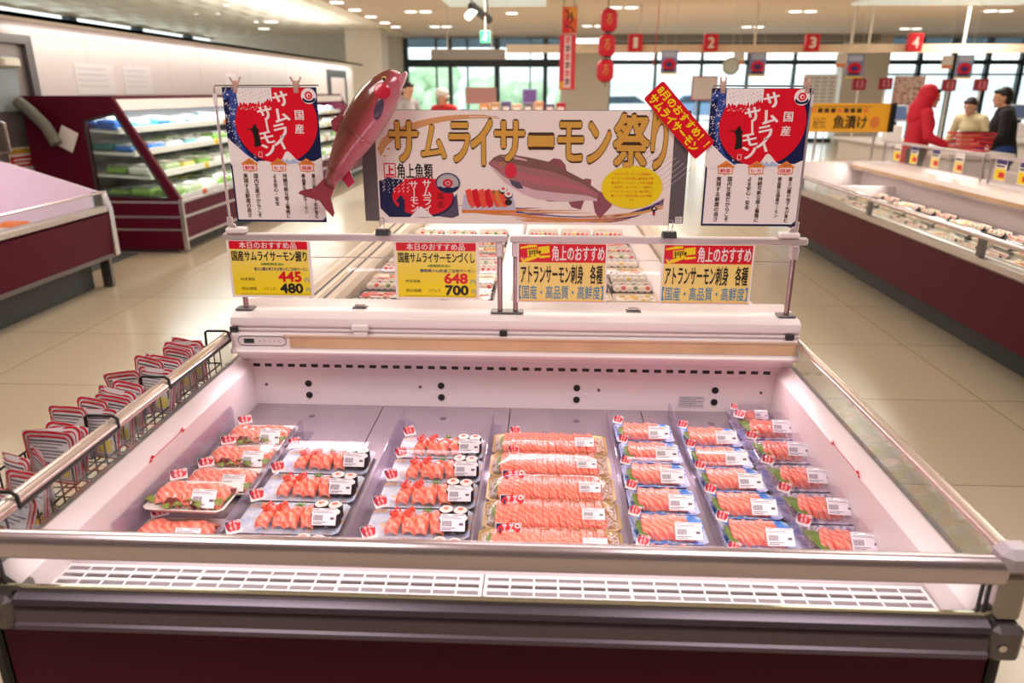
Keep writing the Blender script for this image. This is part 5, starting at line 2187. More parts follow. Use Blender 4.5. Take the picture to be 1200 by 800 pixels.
random.seed(1)
m1 = maki_pack(M_BTRAY, (0, 2, 1, 4), 6, 1)
m2 = maki_pack(M_BTRAY, (5, 0, 5, 3), 6, 2)
m3 = maki_pack(M_CREAMT, (5, 5, 1), 5, 3)
r1 = rice_pack(M_BTRAY, [M_SAL3, FILL[2], FILL[0]], 1)
r2 = rice_pack(M_CREAMT, [FILL[1], FILL[0], FILL[3], M_SAL], 2)
r3 = rice_pack(M_CREAMT, [FILL[5], M_RICEB, FILL[1]], 3)
used = set()
SIDE = {-1: 'left rear case', 1: 'right rear case'}
WHAT = {m1: 'black tray of red-filled rolls', m2: 'black tray of pale-filled rolls', m3: 'cream tray of rice rolls', r1: 'black box of rice with salmon', r2: 'cream box of rice with mixed topping', r3: 'cream box of plain topped rice'}
ROWS = {-1: [(1.7100, m1), (1.8700, r1), (2.0300, m2), (2.1900, r2), (2.3500, m1), (2.5100, m2), (2.6700, r1), (2.8300, r2), (2.9900, m1), (3.1500, r1), (3.3100, m2)],
        1: [(1.7100, r3), (1.8700, r3), (2.0300, m2), (2.1900, m3), (2.3500, r2), (2.5100, m3), (2.6700, m2), (2.8300, m1), (2.9900, r1), (3.1500, r2), (3.3100, m1)]}
XS = {-1: [-.585, -.39, -.195], 1: [.095, .29, .485, .64]}
RN = ['front', 'second', 'third', 'fourth', 'fifth', 'sixth', 'seventh', 'eighth', 'ninth', 'tenth', 'last']
PN = ['first', 'second', 'third', 'fourth']
for sd in (-1, 1):
    for ri, (y, p_) in enumerate(ROWS[sd]):
        for xi, x in enumerate(XS[sd][:3]):
            if p_ in used:
                o = copy_tree(p_)
            else:
                o = p_
                used.add(p_)
            o.location = (x + (.01 if sd > 0 else 0), y + random.uniform(-.006, .006), .6865)
            o.rotation_euler = (0, 0, random.uniform(-.04, .04))
            o['label'] = '%s, %s row, %s from left, %s' % (WHAT[p_], RN[ri], PN[xi], SIDE[sd])
            o['group'] = 'packs in the ' + SIDE[sd]
k = MB()
for sd in (-1, 1):
    x0, x1 = (-.685, -.092) if sd < 0 else (-.008, .725)
    k.box(x0, x1, 1.60, 4.45, .65, .684, M_INNER)
k.build('product_riser', dc, 0)

# ================================================================== long island case on the right
ri = empty('display_case', (0, 0, 0), 0, 'long maroon island case on the right with packed rolls and price screens', 'display case')
Y0, Y1 = 1.6, 7.0
k = MB()
k.extr([(2.66, .20), (2.585, .60), (2.61, .60), (2.63, .48), (4.81, .48), (4.83, .60), (4.85, .60), (4.80, .20)], Y0, Y1, M_MAROON, 'Y')
k.build('body_panel', ri, 25)
k = MB()
k.box(2.84, 4.7, Y0 + .1, Y1 - .05, 0, .21, M_KICK)
k.build('kick_base', ri, 0)
k = MB()
k.extr([(2.57, .60), (2.555, .615), (2.552, .65), (2.565, .665), (2.60, .665), (2.60, .60)], Y0, Y1, M_STEEL, 'Y')
k.build('bumper', ri, 25)
k = MB()
k.box(2.553, 2.558, Y0, Y1, .66, .765, M_GLASS)
k.build('front_glass', ri, 0)
k = MB()
k.tube([(2.555, Y0, .772), (2.555, Y1, .772)], .017, M_RAIL, 12)
for y in (3.05, 4.55, 6.1):
    k.box(2.545, 2.57, y - .025, y + .025, .66, .775, M_STEEL_D)
k.build('front_rail', ri)
k = MB()
k.box(2.646, 3.46, Y0, Y1, .585, .595, M_DECK)
k.box(2.634, 2.646, Y0, Y1, .585, .66, M_INNER)
k.box(3.46, 3.48, Y0, Y1, .50, .75, M_INNER)
k.build('deck', ri, 0)
k = MB()
k.extr([(3.48, .74), (3.36, .765), (3.345, .78), (3.345, .815), (3.38, .845), (3.75, .85), (3.75, .74)], Y0, Y1, M_HOUS, 'Y')
k.build('housing', ri, 25)
k = MB()
k.box(3.341, 3.345, Y0, Y1, .782, .812, M_BEIGE)
k.build('tag_strip', ri, 0)
k = MB()
k.box(2.55, 3.75, Y1 - .03, Y1, .50, .84, M_HOUS, .005)
k.build('end_wall', ri, 30)
k = MB()
k.box(2.62, 3.46, 6.15, 6.2, .595, .68, M_HOUS)
k.build('partition', ri, 0)
k = MB()
k.box(3.75, 4.75, Y0, Y1, .50, .51, M_DECK)
k.box(4.75, 4.85, Y0, Y1, .50, .77, M_INNER)
k.build('far_side', ri, 0)


def far_screen(y0, y1, label, cards, beam=True):
    t = empty('clear_screen', (3.62, (y0 + y1) / 2, .85), 0, label, 'screen', 'clear screens on the right-hand case')
    L = (y1 - y0) / 2
    k = MB()
    k.box(-.012, .012, -L, L, .195, .22, M_ALU)
    k.build('top_rail', t, 0)
    for s_ in (-1, 1):
        k = MB()
        k.cyl((0, s_ * (L - .02), 0), (0, s_ * (L - .02), .2), .010, M_STEEL, 10)
        k.build('post', t)
    k = MB()
    k.box(-.003, .003, -L + .03, L - .03, .01, .195, M_ACR)
    k.build('acrylic_pane', t, 0)
    for y, lab, top_, bot_ in cards:
        k = MB()
        s = Sheet(k, (3.606, y + .075, 1.052), .001, (0, -1, 0), (0, 0, -1), (-1, 0, 0), .0006)
        s.rect(0, 0, 150, 165, P_WHITE)
        s.layer = 2
        s.rect(6, 6, 144, 40, top_)
        s.rect(10, 48, 120, 62, P_INK)
        s.rect(6, 74, 144, 158, bot_)
        s.layer = 3
        s.rect(60, 100, 136, 140, P_RED)
        tag(k.build('price_card', smooth=0), lab, 'price card', 'price cards on the right-hand screens')


far_screen(5.05, 6.9, 'far clear screen on the right-hand case, nearest the yellow sign',
           [(6.55, 'price card on the far right-hand screen, nearest the yellow sign', P_WHITE, P_YEL), (6.2, 'price card on the far right-hand screen, second from the yellow sign', P_VIOLET, P_YEL),
            (5.8, 'price card on the far right-hand screen, third from the yellow sign', P_VIOLET, P_CREAM), (5.4, 'price card on the far right-hand screen, nearest the camera end', P_WHITE, P_CREAM)])
far_screen(2.9, 4.98, 'near clear screen on the right-hand case, cut by the right edge of the picture',
           [(4.80, 'violet-headed price card at the far end of the near right-hand screen', P_VIOLET, P_YEL), (4.50, 'violet-headed price card second from the far end of the near right-hand screen', P_VIOLET, P_YEL),
            (4.05, 'price card partly cut off near the right edge of the picture', P_NAVY, P_WHITE)])
for ri_, (x, p_) in enumerate(((2.76, m1), (2.98, r2), (3.20, m2))):
    for yi in range(15):
        y = 2.55 + yi * .235
        pp = (p_, m1, r2, m2)[(yi * 3 + ri_) % 4]
        o = copy_tree(pp, (x, y + random.uniform(-.01, .01), .597), (0, 0, -pi / 2 + random.uniform(-.05, .05)))
        o['label'] = '%s, right-hand case, %s line from the glass, %s from near end' % (WHAT[pp].split(' with')[0], ('first', 'second', 'third')[ri_],
                                                                         ['first', 'second', 'third', 'fourth', 'fifth', 'sixth', 'seventh', 'eighth', 'ninth', 'tenth', 'eleventh', 'twelfth', 'thirteenth', 'fourteenth', 'fifteenth'][yi])
        o['group'] = 'packs in the right-hand case'
# yellow sign standing on the far end of that case
t = empty('yellow_sign', (3.24, 6.99, .84), 0, 'wide yellow sign with dark lettering on the far end of the right-hand case', 'sign')
k = MB()
k.box(-.41, .42, -.012, .012, .30, .585, mat('sign_board_yellow', (246, 178, 40), 0.45))
s = Sheet(k, (-.41, -.012, .585), .001, eps=.0008)
s.rect(0, 0, 800, 270, MATS['sign_board_yellow'])
s.layer = 2
s.text('魚漬け', 270, 120, 610, 250, P_INK, bold=.03)
s.text('秘伝', 60, 140, 190, 250, P_BROWN, bold=.0)
s.rect(20, 28, 640, 34, P_BROWN)
for i in range(9):
    s.rect(30 + i * 66, 48, 78 + i * 66, 92, P_BROWN if i % 4 else P_ORANGE)
s.ell(690, 190, 50, 60, P_ORANGE)
k.build('board', t, 0)
k = MB()
k.box(.42, .47, -.04, .04, .30, .585, M_BLACK)
k.build('end_box', t, 0)
for x in (-.3, .3):
    k = MB()
    k.cyl((x, 0, 0), (x, 0, .30), .012, M_STEEL, 8)
    k.build('post', t)

# ================================================================== island case at the left edge
li = empty('display_case', (0, 0, 0), 0, 'maroon island case cut by the left edge, with a pale violet interior', 'display case')
XF, YE = -3.42, 4.70
k = MB()
k.extr([(XF + .01, .27), (XF + .03, .60), (XF, .60), (XF - .02, .46), (-4.75, .46), (-4.75, .27)], 0.6, YE - .03, M_MAROON, 'Y')
k.build('body_panel', li, 25)
k = MB()
k.box(-4.7, -3.56, .7, YE - .12, 0, .27, M_KICK)
k.build('kick_base', li, 0)
k = MB()
k.extr([(XF, .60), (XF + .03, .62), (XF + .03, .655), (XF + .01, .668), (-3.45, .668), (-3.45, .60)], .6, YE, M_STEEL, 'Y')
k.extr([(XF, .24), (XF + .02, .25), (XF + .02, .275), (XF, .285), (-3.5, .285), (-3.5, .24)], .6, YE, M_STEEL_D, 'Y')
k.build('bumper', li, 25)
k = MB()
k.extr([(XF, .24), (XF + .035, .26), (XF + .035, .64), (XF, .77), (-3.5, .77), (-3.5, .24)], YE - .03, YE + .03, M_STEEL, 'Y')
k.box(XF - .10, XF - .02, YE - .06, YE - .02, 0.0, .27, M_STEEL_D)
k.build('corner_post', li, 25)
k = MB()
k.box(XF + .012, XF + .018, .6, YE - .03, .665, .765, M_GLASS)
k.build('front_glass', li, 0)
k = MB()
k.tube([(XF + .015, .6, .77), (XF + .015, YE, .77)], .010, M_RAIL, 10)
k.build('front_rail', li)
M_LILAC = mat('interior_white', (226, 210, 226), 0.35)
k = MB()
k.extr([(XF, .62), (XF, .76), (-4.15, .99), (-4.80, 1.10), (-4.80, .30), (-3.6, .30)], YE - .03, YE, M_LILAC, 'Y')
k.build('end_wall', li, 0)
k = MB()
k.extr([(-3.47, .50), (-3.47, .66), (-3.455, .66), (-3.44, .60), (-3.44, .48), (-4.75, .48), (-4.75, 1.1), (-4.7, 1.1), (-4.55, .56), (-4.4, .50)], .6, YE - .03, M_LILAC, 'Y')
k.build('inner_lining', li, 0)
for i, (x, y, lab) in enumerate(((-3.93, 4.33, 'orange packet heap on the left-edge case, at the far end'), (-3.72, 3.85, 'pink packet lying at the front of the left-edge case'),
                                 (-4.05, 3.95, 'orange packet at the very left edge of the picture'))):
    t = empty('chilled_packet', (x, y, .505), .2 * i, lab, 'packet', 'packets in the left-edge case')
    k = MB()
    tray(k, .26, .2, .05, M_TRAYW, .006, .01, .03)
    k.build('tray', t, 40)
    k = MB()
    for j in range(7):
        k.ell((-.08 + .027 * j, .02 * (j % 2), .05), (.035, .06, .035), mat('packet_orange', (232, 120, 50), 0.4) if i != 1 else FILL[2], 9, 6, .2, j)
    k.build('filling', t, 60)

# ================================================================== wall refrigerator with sloping shelves
wc = empty('wall_refrigerator', (0, 0, 0), 0, 'maroon open wall refrigerator with stocked sloping shelves along the white wall', 'refrigerator')
YA, YZ = 6.0, 14.2
M_FRO = mat('fridge_white', (232, 238, 236), 0.35)
k = MB()
endp = [(-3.45, 0.03), (-3.45, .53), (-3.93, 1.40), (-3.98, 1.49), (-4.86, 1.49), (-4.86, 0.03)]
hole = [(-3.56, .54), (-3.97, 1.33), (-4.27, 1.26), (-4.27, .56)]
# end panel built round its side window
for q in ([(-3.45, .03), (-3.45, .53), (-3.56, .54), (-4.27, .56), (-4.86, .60), (-4.86, .03)],
          [(-3.45, .53), (-3.93, 1.40), (-3.97, 1.33), (-3.56, .54)],
          [(-3.93, 1.40), (-3.98, 1.49), (-4.86, 1.49), (-4.86, .60), (-4.27, .56), (-4.27, 1.26), (-3.97, 1.33)]):
    k.extr(q, YA, YA + .05, M_MAROON_D, 'Y')
k.build('end_panel', wc, 25)
k = MB()
k.extr(endp, YZ - .05, YZ, M_MAROON_D, 'Y')
k.build('end_panel', wc, 25)
k = MB()
k.extr(hole, YA + .02, YA + .026, M_GLASS, 'Y')
k.build('side_glass', wc, 0)
k = MB()
for a, b_ in zip(hole, hole[1:] + hole[:1]):
    k.tube([(a[0], YA - .004, a[1]), (b_[0], YA - .004, b_[1])], .012, M_DGREY, 6)
k.build('glass_trim', wc)
k = MB()
k.box(-4.86, -3.45, YA + .05, YZ - .05, .12, .50, M_MAROON)
k.build('base_panel', wc, 0)
k = MB()
k.box(-4.8, -3.55, YA + .02, YZ - .06, 0, .12, M_KICK)
k.build('kick_base', wc, 0)
k = MB()
for z in (.12, .345, .49):
    k.box(-3.452, -3.435, YA, YZ, z, z + .025, M_STEEL)
    k.box(-4.2, -3.45, YA - .006, YA, z if z > .2 else z + .1, z + .022 if z > .2 else z + .12, M_STEEL)
k.box(-3.47, -3.43, YA - .01, YA + .02, .03, .53, M_STEEL)
k.build('steel_trim', wc, 0)
k = MB()
k.box(-4.86, -4.80, YA + .05, YZ - .05, .5, 1.49, M_FRO)
k.box(-4.86, -3.97, YA + .05, YZ - .05, 1.43, 1.49, M_MAROON_D)
k.extr([(-3.93, 1.36), (-3.99, 1.36), (-3.99, 1.46), (-3.96, 1.46)], YA + .05, YZ - .05, M_HOUS, 'Y')
k.build('back_and_canopy', wc, 0)
SHELF = [(.52, -3.52, -4.5), (.74, -3.74, -4.78), (.96, -3.86, -4.78), (1.17, -3.98, -4.78)]
for z, xf, xb in SHELF:
    k = MB()
    k.extr([(xf, z - .03), (xf, z + .03), (xf - .012, z + .03), (xf - .02, z), (xb, z + .05), (xb, z + .03)], YA + .05, YZ - .05, M_FRO, 'Y')
    k.build('shelf', wc, 0)
PC = [('white', (240, 244, 240)), ('green', (140, 190, 90)), ('blue', (40, 110, 200)), ('teal', (60, 130, 130)), ('yellow', (236, 226, 120)), ('orange', (226, 140, 80)), ('dark', (50, 60, 70)), ('pale green', (200, 226, 180))]
protos = {}
for n_, c in PC:
    t = empty('chilled_pack', (0, 0, 0), 0, '', 'food pack')
    k = MB()
    k.box(-.085, .085, -.11, .11, 0, .045, mat('pack_' + n_.replace(' ', '_'), c, 0.35), .012)
    k.build('box', t, 30)
    k = MB()
    k.box(-.075, .075, -.10, .10, .045, .060, clear_mat('pack_lid', (250, 252, 252), .06, .08, .5, (250, 252, 252), .2), .01)
    k.build('lid', t, 30)
    k = MB()
    k.box(-.035, .03, -.05, .05, .0605, .0615, M_LABEL)
    k.build('label', t, 0)
    protos[n_] = t
SN = ['bottom', 'second', 'third', 'top']
SEQ = [['green', 'pale green', 'white', 'green', 'pale green', 'white', 'green', 'white', 'pale green', 'yellow'], ['white', 'pale green', 'yellow', 'green', 'white', 'pale green', 'white', 'green', 'dark', 'white'],
       ['blue', 'blue', 'white', 'teal', 'white', 'green', 'pale green', 'white', 'white', 'orange'], ['blue', 'teal', 'blue', 'blue', 'dark', 'teal', 'white', 'dark', 'white', 'teal']]
first = set()
for si, (z, xf, xb) in enumerate(SHELF):
    for dep in range(2 if si else 3):
        for yi in range(20):
            nme = SEQ[si][(yi + dep * 3) % 10]
            if nme in first:
                o = copy_tree(protos[nme])
            else:
                o = protos[nme]
                first.add(nme)
            o.location = (xf - .13 - dep * .23, YA + .22 + yi * .39 + random.uniform(-.03, .03), z + .016 + dep * .011 + .002)
            o.scale = (1.15, 1.25, random.uniform(.8, 1.7))
            o.rotation_euler = (0, radians(3), random.uniform(-.12, .12))
            o['label'] = '%s food pack on the %s shelf of the wall refrigerator, %s row' % (nme, SN[si], ('front', 'second', 'third')[dep])
            o['group'] = '%s packs, %s shelf, %s row' % (nme, SN[si], ('front', 'second', 'third')[dep])
            o['category'] = 'food pack'
# price rail cards are small yellow tickets on the shelf edges
random.seed(2)
for i in range(12):
    si = i % 4
    z, xf, xb = SHELF[si]
    k = MB()
    k.box(0, .004, -.05, .05, -.03, .035, P_YEL if i % 3 else P_ORANGE)
    k.box(.004, .0046, -.035, .035, -.01, .0, P_INK)
    o = k.build('shelf_ticket', smooth=0)
    o.location = (xf + .002, YA + .7 + i * .61, z)
    tag(o, '%s ticket on the %s shelf edge of the wall refrigerator, %s from steel door' % ('yellow' if i % 3 else 'orange', SN[si],
        ['first', 'second', 'third'][i // 4]), 'price ticket', 'shelf edge tickets')

# things by the steel door
k = MB()
k.tube([(-4.83, 5.92, 1.44), (-4.72, 5.90, 1.36), (-4.58, 5.88, 1.22), (-4.50, 5.87, 1.06)], .055, mat('grey_roll', (110, 110, 100), .7), 12)
tag(k.build('rolled_cover', smooth=50), 'grey rolled cover hanging at the corner of the wall refrigerator, above a white card', 'cover')
k = MB()
k.M = Matrix.Translation((-4.46, 5.985, 1.10)) @ Matrix.Rotation(radians(28), 4, 'Y')
k.box(-.085, .085, -.012, .0, -.10, .10, M_WHITE, .004)
tag(k.build('white_card', smooth=30), 'white card stuck at a slant on the maroon end of the wall refrigerator', 'card')
k = MB()
k.box(-4.25, -3.92, 5.05, 5.93, .001, .012, mat('rubber_mat', (72, 74, 76), .8), .004)
tag(k.build('floor_mat', smooth=0), 'dark grey mat on the floor between the left-edge case and wall refrigerator', 'mat')
# papers on the white wall
for i, (y0, y1, z0, z1, lab) in enumerate(((7.0, 7.75, 1.5, 1.82, 'wide pale notice on the white wall, nearest the steel door'), (7.95, 8.6, 1.5, 1.82, 'square pale notice on the white wall, second from the steel door'),
                                           (10.9, 11.3, 1.62, 1.8, 'small white notice on the white wall, farther along'))):
    k = MB()
    s = Sheet(k, (-4.898, y0, z1), 1.0, (0, 1, 0), (0, 0, -1), (1, 0, 0), .001)
    s.rect(0, 0, y1 - y0, z1 - z0, mat('notice_paper', (234, 228, 228), .4))
    s.layer = 2
    for j in range(4):
        s.rect(.05, .05 + j * .06, (y1 - y0) * .8, .06 + j * .06, mat('notice_print', (206, 198, 198), .4))
    tag(k.build('wall_notice', smooth=0), lab, 'notice', 'notices on the white wall')
dd = MB()
dd.box(-4.93, -4.88, 16.6, 18.3, 0, 2.02, M_DGREY)
dd.box(-4.88, -4.87, 16.85, 18.05, 0, 1.85, mat('doorway_pale', (206, 196, 196), .6))
struct(dd.build('door_2', smooth=0))

# ================================================================== checkout area
M_SIGNR = mat('sign_box_red', (214, 26, 44), 0.4)
k = MB()
k.box(-0.7, 12.6, 14.97, 15.03, 2.285, 2.445, mat('beam_cream', (232, 210, 186), 0.5))
hb = k.build('sign_beam', smooth=0)
tag(hb, 'long cream beam hung from the ceiling over the numbered checkouts', 'beam')
k = MB()
for x in (0.7, 2.0, 4.3, 6.2, 6.55, 8.4, 10.6):
    k.cyl((x, 15, 2.44), (x, 15, CEIL), .022, M_CREAM, 8)
k.build('hanger_rods', hb)
k = MB()
k.box(-2.25, -0.72, 14.97, 15.03, 2.16, 2.36, mat('valance_grey', (160, 152, 146), .6))
k.cyl((-1.9, 15, 2.36), (-1.9, 15, CEIL), .012, M_CREAM, 8)
k.cyl((-1.0, 15, 2.36), (-1.0, 15, CEIL), .012, M_CREAM, 8)
tag(k.build('hanging_valance', smooth=0), 'short grey hanging valance left of the cream beam', 'valance')
k = MB()
k.tube([(1.85, 11.5, CEIL - .002), (1.86, 11.5, 2.6), (1.82, 11.5, 1.9)], .006, M_SIGNR, 6)
tag(k.build('red_streamer', smooth=40), 'thin red hanging streamer beside checkout sign number one', 'streamer')
for n_, x in (('1', 1.9), ('2', 3.4), ('3', 5.4), ('4', 7.4)):
    k = MB()
    k.box(-.14, .14, -.05, .05, -.165, .165, M_SIGNR, .01)
    s = Sheet(k, (-.14, -.05, .165), .001, eps=.001)
    s.text(n_, 86 if n_ != '1' else 112, 70, 196 if n_ != '1' else 168, 262, P_WHITE, 1, bold=.03)
    o = k.build('checkout_sign', smooth=30)
    o.location = (x, 14.9, 2.47)
    tag(o, 'red checkout sign with the white number %s' % ['one', 'two', 'three', 'four'][int(n_) - 1], 'sign')
for i, (x, z, lab) in enumerate(((2.46, 2.07, 'hanging blue and red pennant left of checkout sign number two'), (4.13, 2.03, 'hanging blue and red pennant between checkout signs two and three'),
                                 (5.95, 2.0, 'hanging blue and red pennant right of checkout sign number three'), (7.98, 1.99, 'hanging blue and red pennant right of checkout sign number four'))):
    k = MB()
    k.box(-.155, .155, -.004, .004, -.21, .21, P_YEL)
    s = Sheet(k, (-.155, -.004, .21), .001, eps=.001)
    s.rect(0, 0, 310, 390, mat('pennant_blue', (128, 140, 200), .5))
    s.layer = 2
    s.rect(30, 20, 280, 120, mat('pennant_pale', (190, 200, 226), .5))
    s.ell(155, 250, 130, 110, P_RED)
    s.layer = 3
    s.ell(155, 250, 70, 50, P_VIOLET)
    s.rect(50, 330, 260, 370, P_NAVY)
    k.cyl((-.1, 0, .21), (-.1, 0, CEIL - z), .004, M_CREAM, 6)
    k.cyl((.1, 0, .21), (.1, 0, CEIL - z), .004, M_CREAM, 6)
    o = k.build('pennant', smooth=0)
    o.location = (x, 14.0, z)
    tag(o, lab, 'pennant', 'blue and red pennants')
for x, z, lab in ((3.72, 2.13, 'small white and orange tag hanging left of the second pennant'), (5.62, 2.08, 'small white and orange tag hanging left of the third pennant'), (7.55, 2.05, 'small white and orange tag hanging left of the fourth pennant')):
    k = MB()
    k.box(-.10, .10, -.003, .003, -.1, .13, mat('tag_white', (226, 222, 214), .5))
    k.box(-.09, .09, -.005, -.003, -.1, -.04, P_ORANGE)
    k.cyl((0, 0, .13), (0, 0, CEIL - z), .004, M_CREAM, 6)
    o = k.build('hanging_tag', smooth=0)
    o.location = (x, 13.8, z)
    tag(o, lab, 'tag', 'hanging tags')
k = MB()
k.cyl((0, -.01, 0), (0, .01, 0), .15, mat('round_sign_grey', (170, 180, 170), .5), 28)
k.cyl((0, -.012, 0), (0, -.01, 0), .11, mat('round_sign_pale', (196, 204, 190), .5), 28)
k.cyl((0, 0, .15), (0, 0, CEIL - 1.97), .004, M_CREAM, 6)
o = k.build('round_sign', smooth=30)
o.location = (3.4, 13, 1.97)
tag(o, 'round grey-green hanging sign below checkout sign number two', 'sign')
DR = mat('dark_red_box', (150, 20, 44), .5)
for x, z, lab in ((5.68, 1.67, 'small dark red box sign left of the pillar behind the yellow sign'), (6.14, 1.68, 'small dark red box sign in front of the pillar'),
                  (7.25, 1.655, 'small dark red box sign left of the red-coated shopper\'s neighbours, third along'), (7.80, 1.66, 'small dark red box sign farthest right')):
    k = MB()
    k.box(-.115, .115, -.04, .04, -.10, .10, DR, .012)
    k.box(-.06, .06, -.043, -.04, -.06, .06, mat('dark_red_print', (196, 120, 130), .5))
    k.box(-.02, .02, -.045, -.043, -.05, .05, DR)
    k.cyl((0, 0, -.10), (0, 0, -z), .016, M_WHITE, 8)
    o = k.build('register_lamp', smooth=30)
    o.location = (x, 13, z)
    tag(o, lab, 'sign', 'small dark red box signs')
# lanterns
t = empty('lantern_string', (.88, 9.0, CEIL), 0, 'string of three red paper lanterns hanging from the ceiling', 'lantern')
k = MB()
k.cyl((0, 0, -1.6), (0, 0, 0), .006, M_BLACK, 6)
k.build('cord', t)
for z, x in ((2.385, .014), (2.09, .0), (1.79, -.008)):
    k = MB()
    rings = []
    for i in range(13):
        u = i / 12
        r = .065 + .042 * min(1, sin(pi * u) * 1.7) + (.003 if i % 2 else 0)
        rings.append([(x + r * cos(2 * pi * j / 24), r * .8 * sin(2 * pi * j / 24), z - CEIL + (u - .5) * .262) for j in range(24)])
    k.loft(rings, mat('lantern_red', (216, 24, 52), .5))
    l_ = k.build('lantern', t, 60)
    k = MB()
    s = Sheet(k, (x - .05, -.089, z - CEIL + .08), .001, eps=.0005)
    s.stroke([(20, 20), (80, 16)], 12, P_GOLD)
    s.stroke([(50, 6), (44, 60), (20, 110)], 12, P_GOLD)
    s.stroke([(30, 60), (78, 56), (70, 110), (40, 130)], 11, P_GOLD)
    k.build('character', l_, 0)
    k = MB()
    k.cyl((x, 0, z - CEIL + .128), (x, 0, z - CEIL + .142), .05, M_BLACK, 16)
    k.cyl((x, 0, z - CEIL - .142), (x, 0, z - CEIL - .128), .05, M_BLACK, 16)
    k.build('cap', l_)
# vertical two-part banner
t = empty('vertical_banner', (.395, 9.0, 2.2), 0, 'narrow red and orange vertical banner hanging left of the red lanterns', 'banner')
k = MB()
k.box(-.09, .10, -.004, .004, .035, .345, mat('banner_orange', (226, 96, 48), .5))
s = Sheet(k, (-.09, -.004, .345), .001, eps=.001)
s.rect(90, 10, 185, 130, mat('banner_amber', (236, 160, 50), .5))
s.rect(10, 150, 90, 300, P_RED)
s.layer = 2
for q in (((40, 40), (100, 90), (60, 150)), ((120, 60), (130, 160), (90, 200)), ((40, 220), (120, 240), (150, 290)), ((60, 110), (140, 120))):
    s.stroke(q, 16, P_INK)
k.build('upper_cloth', t, 0)
k = MB()
k.box(-.115, .09, -.004, .004, -.64, .02, mat('banner_red', (218, 50, 66), .5))
s = Sheet(k, (-.115, -.004, .02), .001, eps=.001)
s.rect(60, 10, 150, 640, mat('banner_pale', (240, 200, 200), .5))
s.rect(4, 560, 60, 650, mat('banner_amber', (0, 0, 0)))
s.layer = 2
for i in range(6):
    y = 40 + i * 100
    s.stroke([(70, y), (140, y + 8)], 14, P_INK if i % 2 else P_RED)
    s.stroke([(110, y - 20), (96, y + 60)], 14, P_INK if i % 2 else P_RED)
    s.stroke([(76, y + 44), (136, y + 36)], 12, P_INK if i % 2 else P_RED)
k.build('lower_cloth', t, 0)
k = MB()
k.cyl((-.07, 0, .345), (-.07, 0, 1.0), .005, M_DGREY, 6)
k.cyl((.06, 0, .345), (.06, 0, 1.0), .005, M_DGREY, 6)
k.build('cords', t)
# pictures and boards further back
for nme, x, y, z, w, h, c, fr, lab, cat in (('wall_board', 3.0, 13.2, 1.6, .46, .42, (214, 204, 200), (176, 60, 66), 'pale board with a dark red border below checkout sign number two', 'board'),
                                            ('price_chart', 5.07, 13.2, 1.58, .60, .52, (214, 212, 208), (220, 218, 214), 'white lined chart left of the pillar, above the yellow sign', 'chart'),
                                            ('picture_poster', 6.65, 13.2, 1.5, .54, .62, (170, 126, 122), (186, 140, 134), 'mottled brownish pink poster above the red-coated shopper', 'poster'),
                                            ('door_poster', -1.95, 23.7, 1.42, 1.0, .50, (240, 176, 178), (240, 190, 180), 'pink poster on the glass door', 'poster'),
                                            ('hanging_picture', -.15, 11.62, 1.47, .24, .22, (96, 70, 130), (130, 130, 170), 'small violet picture standing on the goods display left of the banner', 'picture')):
    k = MB()
    k.box(-w / 2, w / 2, -.012, .012, -h / 2, h / 2, mat(nme + '_edge', fr, .5), .004)
    if nme == 'picture_poster':
        m = blotch_mat('picture_mottle', [(120, 70, 70), (190, 150, 140), (220, 200, 190), (150, 90, 90)], 14, .5)
    else:
        m = mat(nme + '_face', c, .5)
    k.box(-w / 2 + .02, w / 2 - .02, -.016, -.012, -h / 2 + .02, h / 2 - .02, m)
    if nme == 'price_chart':
        for i in range(7):
            for j in range(4):
                k.box(-w / 2 + .05 + j * .135, -w / 2 + .15 + j * .135, -.018, -.016, h / 2 - .08 - i * .065, h / 2 - .05 - i * .065, mat('chart_grey', (160, 158, 156), .5))
    if z > 1.3 and nme not in ('door_poster',):
        k.cyl((-w * .3, 0, -z), (-w * .3, 0, -h / 2), .01, M_STEEL, 6)
        k.cyl((w * .3, 0, -z), (w * .3, 0, -h / 2), .01, M_STEEL, 6)
    o = k.build(nme, smooth=0)
    o.location = (x, y, z)
    tag(o, lab, cat)
# goods display with boxes, left of the pillar
t = empty('goods_display', (-.25, 11.2, 0), 0, 'waist-high wooden display stand in front of the glass doors', 'display stand')
k = MB()
k.box(-.75, .75, -.3, .3, 1.16, 1.2, mat('stand_wood', (190, 140, 96), .5))
k.build('top', t, 0)
k = MB()
k.box(-.73, .73, -.28, .28, .55, .58, MATS['stand_wood'])
k.build('shelf', t, 0)
for sx in (-.72, .70):
    for sy in (-.28, .26):
        k = MB()
        k.box(sx, sx + .03, sy, sy + .03, 0, 1.16, MATS['stand_wood'])
        k.build('leg', t, 0)
BC = [('orange', (226, 140, 60)), ('tan', (200, 160, 120)), ('violet', (110, 90, 150)), ('pale pink', (226, 180, 160)), ('violet-grey', (120, 110, 140)), ('peach', (224, 168, 130)), ('blue-violet', (90, 80, 140)), ('red', (190, 40, 60))]
for i, (n_, c) in enumerate(BC):
    k = MB()
    k.box(-.075, .075, -.1, .1, 0, .15 + .02 * (i % 3), mat('carton_' + n_.replace(' ', '_').replace('-', '_'), c, .5), .004)
    k.box(-.05, .05, -.102, -.1, .04, .11, M_LABEL)
    o = k.build('carton', smooth=30)
    o.location = (-.85 + i * .172, 11.1, 1.2)
    tag(o, '%s carton on the wooden display stand before the glass doors' % n_, 'carton', 'cartons on the display stand')
